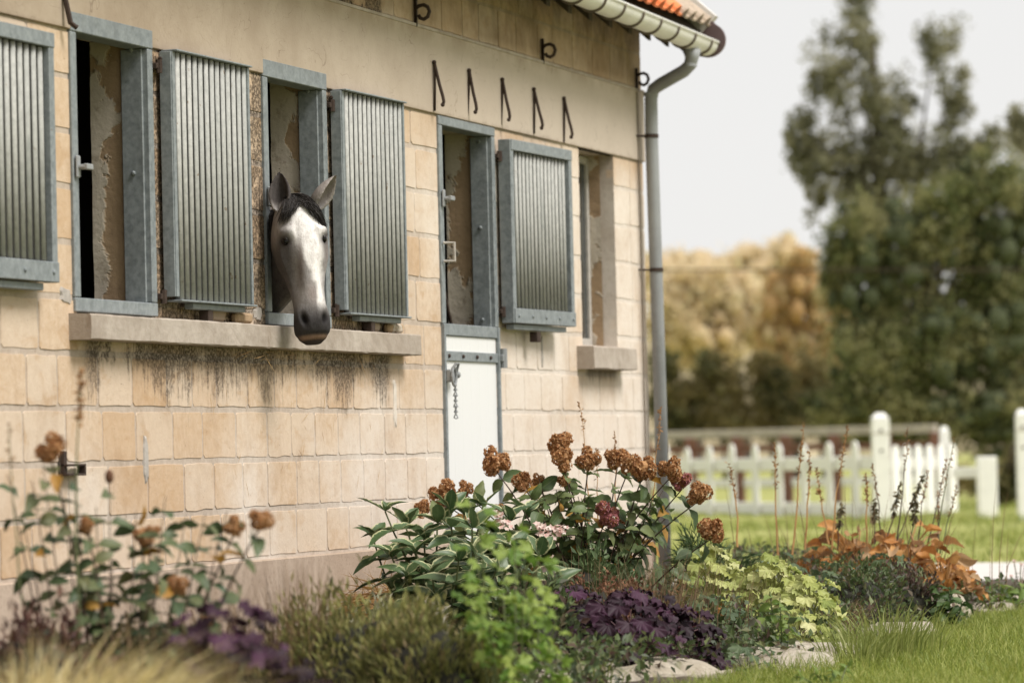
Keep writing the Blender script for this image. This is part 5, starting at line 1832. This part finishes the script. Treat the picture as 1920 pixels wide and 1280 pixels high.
spC = thing('dried_spire_plant', G(1720, 22.6), 'leaning dark stalks with drooping seed pods above the orange hosta', 'plant', 'dried flower spires')
for (px_, py_, bpx, by_, dr_) in ((1705, 800, 1680, 1000, 0), (1787, 815, 1755, 1010, 0), (1800, 905, 1760, 1015, 0), (1775, 860, 1735, 1005, 0), (1745, 880, 1725, 995, 0), (1760, 930, 1765, 1000, 0), (1640, 870, 1655, 985, 0)):
    spire(spC, P(bpx, by_ + 30, 22.5), P(px_, py_, 22.6), M_STEM_G if px_ > 1780 else M_STEM_B, .005, .45, M_HUSK, .032, 45)
for (px_, py_, bpx, by_) in ((1690, 905, 1655, 1000), (1738, 888, 1680, 990), (1715, 935, 1700, 1000), (1580, 940, 1570, 1000), (1640, 935, 1640, 990)):
    spire(spC, P(bpx, by_ + 30, 22.4), P(px_, py_, 22.4), M_STEM_B, .004, .5, M_HUSKG, .05, 80, 1.4)

# ---- fine leaved clumps, herbs, ground cover
def cloud(n, c, rx, ry_, h, shell=.5, seed=0, clumps=0):
    r = np.random.default_rng(seed)
    if clumps:
        cd = r.normal(size=(clumps, 3)); cd[:, 2] = np.abs(cd[:, 2]); cd /= np.linalg.norm(cd, axis=1)[:, None]
        cd *= r.uniform(shell, 1.0, clumps)[:, None]
        d = cd[r.integers(0, clumps, n)] + r.normal(size=(n, 3)) * .085
        d[:, 2] = np.abs(d[:, 2])
    else:
        d = r.normal(size=(n, 3)); d[:, 2] = np.abs(d[:, 2]); d /= np.linalg.norm(d, axis=1)[:, None]
        d *= r.uniform(shell, 1.03, n)[:, None]
    return c + d * np.array([rx, ry_, h]), d
def bushlet(name, label, c, rx, ry_, h, n, mat, Lr, wr=.35, cat='plant', seed=0, clumps=40, up=.6, group=None, shell=.4):
    o = thing(name, c, label, cat, group)
    p, d = cloud(n, c, rx, ry_, h, shell, seed, clumps)
    A = d + unit(n) * .9; A[:, 2] += up
    L = rng.uniform(*Lr, n)
    MB().leaves(p, A, unit(n) + np.array([0, 0, .8]), L, L * wr, .15, .1).build('foliage', mat, o)
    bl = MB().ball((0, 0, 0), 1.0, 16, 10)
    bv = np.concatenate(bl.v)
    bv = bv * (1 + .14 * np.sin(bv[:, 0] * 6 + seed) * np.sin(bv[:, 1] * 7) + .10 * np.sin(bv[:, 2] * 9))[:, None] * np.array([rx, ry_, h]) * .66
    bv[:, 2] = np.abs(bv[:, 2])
    MB().add(c + bv, bl.f).build('shade_core', M_INNER, o, True)  # added dark ball that blocks light and blackens the gaps between sprigs
    sm_ = MB()
    for i in range(0, min(n, 24 * 40), 40):
        sm_.tube(bez(c, c + (p[i] - c) * np.array([.3, .3, .8]), p[i], 4), .003, 4)
    sm_.build('stems', M_STEM_B, o)
    return o
M_NEED = leaf_mat('needle_green', [(0.045, 0.075, 0.028), (0.075, 0.115, 0.045), (0.115, 0.155, 0.065)], .55, .25)
o = thing('needle_leaf_perennial', G(1330, 20.8), 'fine needle leaved green clump beside the foot of the downpipe', 'plant')
n = 1500
b0 = G(1320, 20.8, .05)
pp, dd = cloud(n, b0, .38, .32, .50, .5, 4, 40)
A = dd * np.array([1.2, 1.2, .6]) + unit(n) * .55
MB().leaves(pp, A, unit(n) + np.array([0, 0, 1.0]), rng.uniform(.06, .12, n), .007, .1, .15).build('foliage', M_NEED, o)
sm_ = MB()
for i in range(0, n, 60):
    sm_.tube(bez(b0, b0 + (pp[i] - b0) * np.array([.3, .3, .8]), pp[i], 5), .003, 4)
sm_.build('stems', M_STEM_G, o)

M_EVER = leaf_mat('evergreen_sprig', [(0.065, 0.070, 0.028), (0.14, 0.145, 0.048), (0.25, 0.25, 0.08), (0.40, 0.385, 0.14), (0.22, 0.16, 0.085)], .6, .25)
M_EVERP = leaf_mat('pale_sprig', [(0.30, 0.29, 0.20), (0.42, 0.40, 0.29), (0.20, 0.21, 0.12)], .7, .25)
bushlet('evergreen_cushion', 'wide blurred evergreen cushion in the middle foreground', G(660, 14.2, .03), .34, .40, .50, 9000, M_EVER, (.026, .055), .26, 'shrub', 5, 110, 1.2)
bushlet('evergreen_cushion', 'rounded evergreen cushion left of the bright green herb', G(800, 13.8, .03), .26, .3, .46, 6000, M_EVER, (.026, .055), .26, 'shrub', 6, 80, 1.2)
bushlet('evergreen_cushion', 'low evergreen cushion behind the blurred purple leaves', G(570, 15.0, .03), .26, .3, .42, 4200, M_EVER, (.022, .045), .28, 'shrub', 7, 70, 1.2)
bushlet('pale_flowering_cushion', 'pale cream flowering cushion in front of the straw heap', G(665, 16.6, .03), .26, .22, .36, 2200, M_EVERP, (.02, .04), .5, 'plant', 8, 50)
bushlet('silver_leaf_plant', 'small plant with cream white leaves below the variegated shrub', G(790, 16.6, .03), .12, .12, .36, 320, leaf_mat('silver_leaf', [(0.60, 0.56, 0.50), (0.70, 0.66, 0.60), (0.45, 0.40, 0.33)], .7, .2), (.035, .06), .45, 'plant', 9, 24, .2)

# bright green lobed herb in the foreground
M_HERB = leaf_mat('bright_herb_leaf', [(0.10, 0.185, 0.030), (0.165, 0.26, 0.045), (0.25, 0.35, 0.070), (0.34, 0.42, 0.105)], .5, .4)
LHERB = [round_leaf_mesh('leaf', M_HERB, 5, .42, .12, .1, 50 + k, 3, 25) for k in range(3)]
hb = thing('green_herb', G(950, 13.6, .03), 'tall bright green lobed herb blurred in front of the variegated shrub', 'plant')
hst = MB()
for (px_, py_) in ((893, 955), (1010, 1030), (965, 1000), (905, 1080), (1020, 1105), (940, 1050), (1045, 1150), (880, 1130), (980, 1120), (915, 1180), (1000, 1200), (850, 1210), (960, 1240), (1050, 1230), (890, 1020), (985, 1060)):
    dep = 13.6 + random.uniform(-.35, .35)
    tp = P(px_, py_, dep)
    lowp = G(950 + (px_ - 950) * .45, 13.6, .03)
    st = np.array(bez(lowp, (lowp + tp) / 2 + np.array([0, 0, .06]), tp, 7))
    hst.tube(st, [.004 - .002 * j / 6 for j in range(7)], 5)
    for j in range(10):
        u = random.uniform(.40, 1.0) if j else 1.0
        k = u * 6; a = int(min(5, k)); p = st[a] + (st[a + 1] - st[a]) * (k - a)
        an = random.uniform(0, 6.28)
        A = np.array([math.cos(an), math.sin(an), random.uniform(-.2, .5)])
        obj('leaf', random.choice(LHERB), hb, frame_M(p + A * .03, A, unit(1)[0] * .6 + TOSUN, random.uniform(.035, .062)))
hst.build('stems', M_STEM_G, hb)

# pointed leaved weeds and nettles
M_WEED = leaf_mat('weed_leaf', [(0.085, 0.145, 0.028), (0.14, 0.205, 0.045), (0.20, 0.27, 0.06)], .5, .35, vein=(.2, .26, .09))
LWEED = [leaf_mesh('leaf', M_WEED, .45, 6, .15, .35, .8, 0, .1, .2), leaf_mesh('leaf', M_WEED, .5, 6, .2, .6, .8, 0, .15, -.2)]
M_NET = leaf_mat('nettle_leaf', [(0.030, 0.060, 0.016), (0.052, 0.092, 0.024), (0.080, 0.125, 0.034)], .5, .3, vein=(.09, .13, .05))
LNET = [leaf_mesh('leaf', M_NET, .5, 6, .15, .35, .8, 0, .2, .2), leaf_mesh('leaf', M_NET, .55, 6, .2, .55, .8, 0, .2, -.2)]
def weed(name, label, tops, dep, basepx, meshes, Lr, pairs=6, seed=0):
    o = thing(name, G(basepx, dep, .02), label, 'plant')
    sm_ = MB()
    for (px_, py_) in tops:
        tp = P(px_, py_, dep + random.uniform(-.12, .12))
        lowp = G(basepx + (px_ - basepx) * .4, dep, .0)
        st = bez(lowp, (lowp + tp) / 2 + np.array([0, 0, .03]), tp, 8)
        sm_.tube(st, [.004 - .002 * j / 7 for j in range(8)], 5)
        leafy_stem(o, st, None, meshes, Lr, .2, pairs, 2, .35)
    sm_.build('stems', M_STEM_G, o)
    return o
weed('pointed_leaf_weed', 'upright weed with pointed yellow green leaves beside the pale slab', [(1443, 1108), (1462, 1120), (1425, 1150), (1480, 1150), (1450, 1170)], 17.6, 1455, LWEED, (.05, .085))
weed('nettle_clump', 'dark green nettle clump at the corner of the bed', [(1755, 1095), (1780, 1100), (1735, 1125), (1805, 1125), (1770, 1130), (1750, 1150), (1790, 1150)], 20.5, 1770, LNET, (.06, .095), 7)
weed('broad_leaf_plant', 'green broad leaved plant beside the gravel path', [(1850, 1105), (1880, 1098), (1905, 1102), (1920, 1098), (1865, 1118), (1895, 1118)], 22.2, 1885, LWEED, (.07, .11), 4)
weed('small_green_herb', 'low green herb growing over the front of the pale slab', [(1525, 1262), (1490, 1268), (1560, 1255), (1590, 1245), (1545, 1275)], 15.9, 1545, LWEED, (.03, .055), 5)
wf = thing('white_flower_stem', G(1903, 23.5), 'thin stems with small white flowers beside the gravel path', 'plant')
for (px_, py_) in ((1901, 1052), (1914, 1058), (1895, 1080), (1912, 1090)):
    tp = P(px_, py_, 23.4)
    MB().tube(bez(G(1905, 23.5), (G(1905, 23.5) + tp) / 2 + np.array([0, 0, .05]), tp, 6), .003, 4).build('stem', M_STEM_G, wf)
    obj('flower_cluster', fm[0], wf, frame_M(tp, HR, HC * .6 + UPZ, .02))
    tp2 = tp - UPZ * .08
    obj('leaf', LNET[0], wf, frame_M(tp2, (random.uniform(-1, 1), random.uniform(-1, 1), .4), (0, 0, 1), .05))

M_COVER = leaf_mat('ground_cover_leaf', [(0.040, 0.062, 0.024), (0.070, 0.100, 0.036), (0.105, 0.135, 0.050), (0.085, 0.105, 0.070), (0.095, 0.055, 0.045), (0.15, 0.19, 0.07)], .55, .3)
# grass tufts
M_TUFT = leaf_mat('tuft_blade', [(0.13, 0.165, 0.040), (0.25, 0.29, 0.075), (0.40, 0.42, 0.15)], .5, .4)
M_STRAWG = leaf_mat('straw_grass_blade', [(0.55, 0.42, 0.17), (0.70, 0.57, 0.28), (0.80, 0.70, 0.42), (0.42, 0.33, 0.12)], .6, .35)
M_DRY = leaf_mat('dry_brown_blade', [(0.17, 0.11, 0.060), (0.26, 0.17, 0.095), (0.12, 0.075, 0.045)], .7, .25)
def tuft(name, label, c, n, rad, Lr, wd, mat, bend=(.1, .7), cat='grass', lean=(0, 0), group=None):
    o = thing(name, c, label, cat, group)
    d = rng.normal(size=(n, 3)); d[:, 2] = 0
    b = c + d * rad * .45 * np.array([1, 1, 0])
    dirs = d * .8 + rng.normal(size=(n, 3)) * .3 + np.array([lean[0], lean[1], 0]); dirs[:, 2] = 0
    MB().blades(b, dirs, rng.uniform(*Lr, n), wd, rng.uniform(*bend, n)).build('blades', mat, o)
    return o
tuft('grass_tuft', 'long bright green grass tuft growing over the edging', G(1650, 17.9, .0), 260, .22, (.16, .34), .007, M_TUFT)
tuft('grass_tuft', 'green grass tuft just right of the pale slab', G(1600, 17.3, .0), 200, .16, (.14, .28), .006, M_TUFT)
tuft('grass_tuft', 'short grass tuft on the pale kerb stone', G(1110, 15.6, .05), 90, .10, (.08, .16), .005, M_TUFT)
tuft('grass_tuft', 'weedy grass tuft in front of the nettle clump', G(1700, 18.6, .0), 160, .2, (.10, .22), .005, M_TUFT)
tuft('straw_grass', 'big blurred straw yellow ornamental grass in the corner', G(70, 10.6, .0), 1200, .28, (.46, .72), .006, M_STRAWG, (.35, .95), 'grass', tuple((HR * .15)[:2]))
tuft('straw_grass', 'blurred straw yellow grass drooping towards the purple leaves', G(165, 10.7, .0), 480, .16, (.38, .60), .006, M_STRAWG, (.35, .95), 'grass', tuple((HR * .25)[:2]))
tuft('dry_grass', 'dry brown grass tuft between the lime leaves and the stone', G(1550, 19.0, .05), 260, .16, (.14, .30), .004, M_DRY, (.4, 1.0))
tuft('dry_grass', 'thin dry brown stems rising out of the purple leaves', G(1215, 17.6, .1), 210, .34, (.25, .55), .0035, M_DRY, (.05, .5))
tuft('dry_grass', 'blurred grey brown feathery stems in front of the plinth', G(400, 13.4, .1), 120, .18, (.35, .62), .004, M_DRY, (.0, .25))
tuft('dry_grass', 'blurred dark feathery stems left of the evergreen cushion', G(560, 14.2, .1), 130, .14, (.35, .62), .0045, M_DRY, (.0, .25))

for (px_, dep, n_, rad_, L_, lab) in ((1260, 18.8, 150, .4, (.22, .50), 'thin dry stems woven through the front of the needle leaved clump'), (1400, 20.3, 170, .5, (.20, .46), 'thin dry stems rising between lime leaves and orange spires'),
                                      (1520, 20.8, 130, .4, (.22, .44), 'thin dry stems in front of the orange hosta'), (1080, 18.6, 110, .35, (.30, .60), 'thin dry stems standing among the hydrangea feet'), (300, 12.4, 90, .3, (.30, .66), 'blurred thin dry stems among the left hydrangea')):
    tuft('dry_stems', lab, G(px_, dep, .04), int(n_ * 1.4), rad_, L_, .0032, M_DRY, (.02, .6), 'grass')
bushlet('under_growth', 'dark green undergrowth at the feet of the brown headed hydrangea', G(1120, 19.2, .03), .55, .30, .50, 2600, M_NEED, (.03, .065), .5, 'plant', 41, 60, .3)
bushlet('under_growth', 'shaded green undergrowth behind the bright green herb', G(980, 16.6, .03), .36, .28, .50, 2400, M_COVER, (.03, .06), .55, 'plant', 42, 60, .3)
bushlet('under_growth', 'mixed green undergrowth in front of the hosta and right of the lime leaves', G(1600, 20.0, .03), .36, .3, .36, 2600, M_COVER, (.02, .045), .55, 'plant', 43, 70, .3)

# brown dried umbels
M_SED = leaf_mat('brown_umbel', [(0.085, 0.040, 0.024), (0.15, 0.070, 0.038), (0.22, 0.11, 0.06)], .8, .15)
bushlet('brown_sedum', 'rusty brown dried umbels above the purple leaves', G(1110, 17.5, .1), .18, .16, .36, 1500, M_SED, (.014, .028), .6, 'plant', 11, 26, .3, shell=.6)
bushlet('brown_sedum_small', 'dull brown dried flower mass under the hydrangea', G(1195, 18.6, .1), .26, .2, .30, 1300, M_SED, (.014, .028), .6, 'plant', 12, 26, .3)
bushlet('dark_red_plant', 'blurred dark red brown bushy plant at the left edge', G(50, 12.4, .05), .36, .3, .56, 4200, leaf_mat('dark_red_leaf', [(0.050, 0.022, 0.020), (0.085, 0.036, 0.030), (0.13, 0.07, 0.045)], .6, .2), (.025, .05), .4, 'plant', 13, 60, .8)

bushlet('under_growth', 'blurred dark leafy growth at the feet of the left hydrangea', G(190, 12.9, .03), .34, .3, .46, 2600, leaf_mat('dull_leaf', [(0.030, 0.034, 0.020), (0.060, 0.060, 0.032), (0.10, 0.075, 0.045), (0.13, 0.12, 0.06)], .6, .2), (.03, .06), .5, 'plant', 51, 60, .5)
bushlet('under_growth', 'blurred dull green growth between left hydrangea and purple leaves', G(320, 12.9, .03), .26, .26, .40, 1800, bpy.data.materials['dull_leaf'], (.03, .055), .5, 'plant', 52, 50, .5)
# low mixed ground cover across the bed
n = 30000
xx = rng.uniform(10.5, 25.3, n); yy = rng.uniform(-2.5, -.15, n)
hgt = .10 + .22 * np.clip(np.sin(xx * 1.9 + 1) * np.sin(yy * 2.3 + xx * .7) + .45, 0, 1)
hgt = np.where(xx < 17.2, hgt * .6, hgt)
q_ = np.stack([xx, yy, hgt], 1) - CAM_LOC
ppx = 960 + CAM_F * (q_ @ _rt) / (q_ @ _fw)
hgt = np.where(ppx > 1740, .03, hgt)
pp = np.stack([xx, yy, .04 + hgt * rng.uniform(0, 1, n) ** .6], 1)
L = rng.uniform(.025, .055, n)
A = unit(n); A[:, 2] += .5
o = MB().leaves(pp, A, unit(n) + np.array([0, 0, 1.2]), L, L * .6, .15, .1).build('ground_cover', M_COVER)
tag(o, 'low mixed green ground cover filling the flower bed', 'ground cover', None, 'stuff')
n = 2600
xx = rng.uniform(13.6, 22.5, n); yy = -2.38 + .20 * np.sin(xx * 5.3) * np.sin(xx * 1.7) + rng.normal(0, .13, n)
yy = np.where(xx < 16.3, yy + .28, yy)
pp = np.stack([xx, yy, .05 + .16 * rng.uniform(0, 1, n)], 1)
L = rng.uniform(.025, .06, n)
A = unit(n); A[:, 2] += .3
o = MB().leaves(pp, A, unit(n) + TOSUN * 1.2, L, L * .6, .15, .1).build('creeping_cover', M_COVER)
tag(o, 'creeping green leaves spilling over the stone edging', 'ground cover', None, 'stuff')
# cut leaved geranium clumps between lime leaves and orange hosta
M_GER = leaf_mat('cut_leaf', [(0.045, 0.075, 0.034), (0.075, 0.110, 0.050), (0.115, 0.150, 0.075)], .55, .3)
LGER = [round_leaf_mesh('leaf', M_GER, 5, .55, .10, .1, 70 + k, 3, 25) for k in range(3)]
for (px_, dep, rx, h, n, lab) in ((1330, 18.0, .26, .30, 56, 'dark cut leaved clump between purple and lime leaves'), (1560, 20.6, .24, .34, 50, 'blue green cut leaved clump behind the lime leaves'), (1655, 21.2, .26, .36, 54, 'bushy cut leaved clump in front of the orange hosta'), (1390, 16.9, .16, .12, 26, 'low cut leaved clump at the back of the pale slab'), (1450, 20.4, .24, .40, 40, 'cut leaved clump below the orange spires')):
    mound('geranium_clump', lab, G(px_, dep, .03), rx, rx * .85, h, n, LGER, (.04, .065), M_STEM_G, 'cut leaved clumps', int(px_) + 1)
tuft('grass_tuft', 'loose green grass behind the lime leaves and below the picket fence', G(1400, 23.0, .0), 420, .55, (.22, .42), .006, M_TUFT, (.1, .8))
tuft('dry_stems', 'thin brown stalks standing among the orange spires', G(1560, 22.6, .05), 60, .8, (.45, .85), .005, M_DRY, (.02, .35), 'grass')
tuft('dry_stems', 'thin brown stalks leaning over the orange hosta nearest the path', G(1730, 22.3, .05), 44, .5, (.45, .80), .005, M_DRY, (.02, .4), 'grass')
bushlet('wine_red_cover', 'wine red small leaved mat in front of the orange hosta', G(1690, 20.6, .05), .30, .26, .30, 2400, leaf_mat('wine_leaf', [(0.060, 0.040, 0.034), (0.10, 0.058, 0.048), (0.075, 0.085, 0.04)], .6, .2), (.018, .034), .6, 'plant', 15, 50)

# ---- straw heap against the wall
o = thing('straw_heap', G(690, 19.7, .0), 'heap of loose golden straw against the foot of the wall', 'straw')
sw = MB()
c0 = G(700, 19.45, .0)
n = 1900
pp, dd = cloud(n, c0, .52, .34, .36, .55, 21)
A = unit(n); A[:, 2] *= .25
A += np.cross(dd, [0, 0, 1]) * .8
sw.leaves(pp, A, dd + unit(n) * .3, rng.uniform(.12, .30, n), .0055, .1, .05)
sw.build('straw', leaf_mat('golden_straw', [(0.36, 0.20, 0.065), (0.50, 0.31, 0.12), (0.60, 0.42, 0.19), (0.26, 0.14, 0.05)], .6, .15), o)
MB().ball(tuple(c0), 1.0, 16, 10, (.46, .29, .31)).build('straw_core', plain('packed_straw', (0.20, 0.11, 0.04), .9, var=.6, scale=30), o)
# wisps of straw caught below the sill and on the sill edge
sw = MB()
n = 44
xs_ = np.concatenate([rng.normal(17.3, .28, n // 2), rng.uniform(16.6, 19.0, n // 2)])
pp = np.stack([xs_, np.full(n, -.03) - rng.uniform(0, .05, n), 1.525 - rng.uniform(0, .05, n)], 1)
A = rng.normal(size=(n, 3)); A[:, 1] *= .2; A[:, 2] *= .35
sw.leaves(pp, A, unit(n), rng.uniform(.05, .15, n), .0022, .02, .03)
pp = np.stack([rng.uniform(16.4, 18.9, 26), np.full(26, -.012), rng.uniform(.85, 1.4, 26)], 1)
A = rng.normal(size=(26, 3)) * .4; A[:, 1] *= .1; A[:, 2] -= 1
sw.leaves(pp, A, unit(26) * .2 + np.array([0, -1, 0]), rng.uniform(.05, .13, 26), .0028, .1, .03)
tag(sw.build('straw_wisps', bpy.data.materials['golden_straw']), 'wisps of straw caught under the long window sill', 'straw', None, 'stuff')

# ---- blurred hydrangea in the left foreground
hl = thing('hydrangea_bush', G(230, 12.9, .03), 'blurred leggy hydrangea with few brown heads in the left foreground', 'shrub')
M_HYDL = leaf_mat('dark_hydrangea_leaf', [(0.036, 0.060, 0.028), (0.055, 0.082, 0.034), (0.085, 0.105, 0.045), (0.12, 0.12, 0.05)], .5, .2, vein=(.12, .15, .07))
LHL = [leaf_mesh('leaf', M_HYDL, .52, 6, .10, .30, .8, 0, .1, .2), leaf_mesh('leaf', M_HYDL, .56, 6, .22, .55, .8, .1, .15, -.25)]
stems = MB()
for i, (px_, py_, r_) in enumerate(((95, 845, 29), (270, 1010, 22), (330, 1100, 20), (440, 988, 21), (490, 973, 24), (165, 985, 17), (285, 995, 14))):
    dep = 12.9 + random.uniform(-.3, .3)
    hp = P(px_, py_, dep); rad = r_ * dep / CAM_F
    lowp = G(230 + (px_ - 230) * .35, 12.9, .03)
    st = bez(lowp, (lowp + hp) / 2 + (hp - lowp) * np.array([-.15, -.15, .1]), hp - UPZ * rad * .5, 9)
    stems.tube(st, [.006 - .003 * j / 8 for j in range(9)], 5)
    obj('flower_head', HEADS[i % 7], hl, frame_M(hp, (1, .3, 0), (st[-1] - st[-2]) / np.linalg.norm(st[-1] - st[-2]) + UPZ, rad * .93))
    leafy_stem(hl, st, None, LHL, (.07, .105), .35, 6, 2, .25, LHYDY, .06)
for (px_, py_) in ((15, 890), (60, 900), (140, 880), (205, 900), (120, 940), (180, 950), (40, 960), (310, 930), (350, 960), (385, 960), (425, 960), (360, 1040), (210, 1040), (255, 960), (300, 1060), (150, 1060), (80, 870)):
    dep = 12.9 + random.uniform(-.3, .3)
    tp = P(px_, py_, dep)
    lowp = G(190 + (px_ - 190) * .5, 12.9, .03)
    st = bez(lowp, (lowp + tp) / 2 + np.array([0, 0, .05]), tp, 8)
    stems.tube(st, [.0045 - .003 * j / 7 for j in range(8)], 5)
    leafy_stem(hl, st, None, LHL, (.065, .10), .35, 6, 2, .25, LHYDY, .05)
stems.build('stems', M_STEM_B, hl)
sl = thing('dried_spire_plant', G(150, 12.6), 'tall blurred green spire with orange tip left of the long sill', 'plant', 'dried flower spires')
spire(sl, G(150, 12.6), P(150, 700, 12.6), M_STEM_G, .0075, .14, M_HUSK, .04, 60)
spire(sl, G(60, 12.4), P(8, 800, 12.4), M_STEM_G, .006, .12, M_HUSK, .03, 20)
bd = P(205, 893, 12.8)
MB().ball(tuple(bd), .016, 8, 6, (1, 1, 1.5)).build('bud', M_SED, sl)
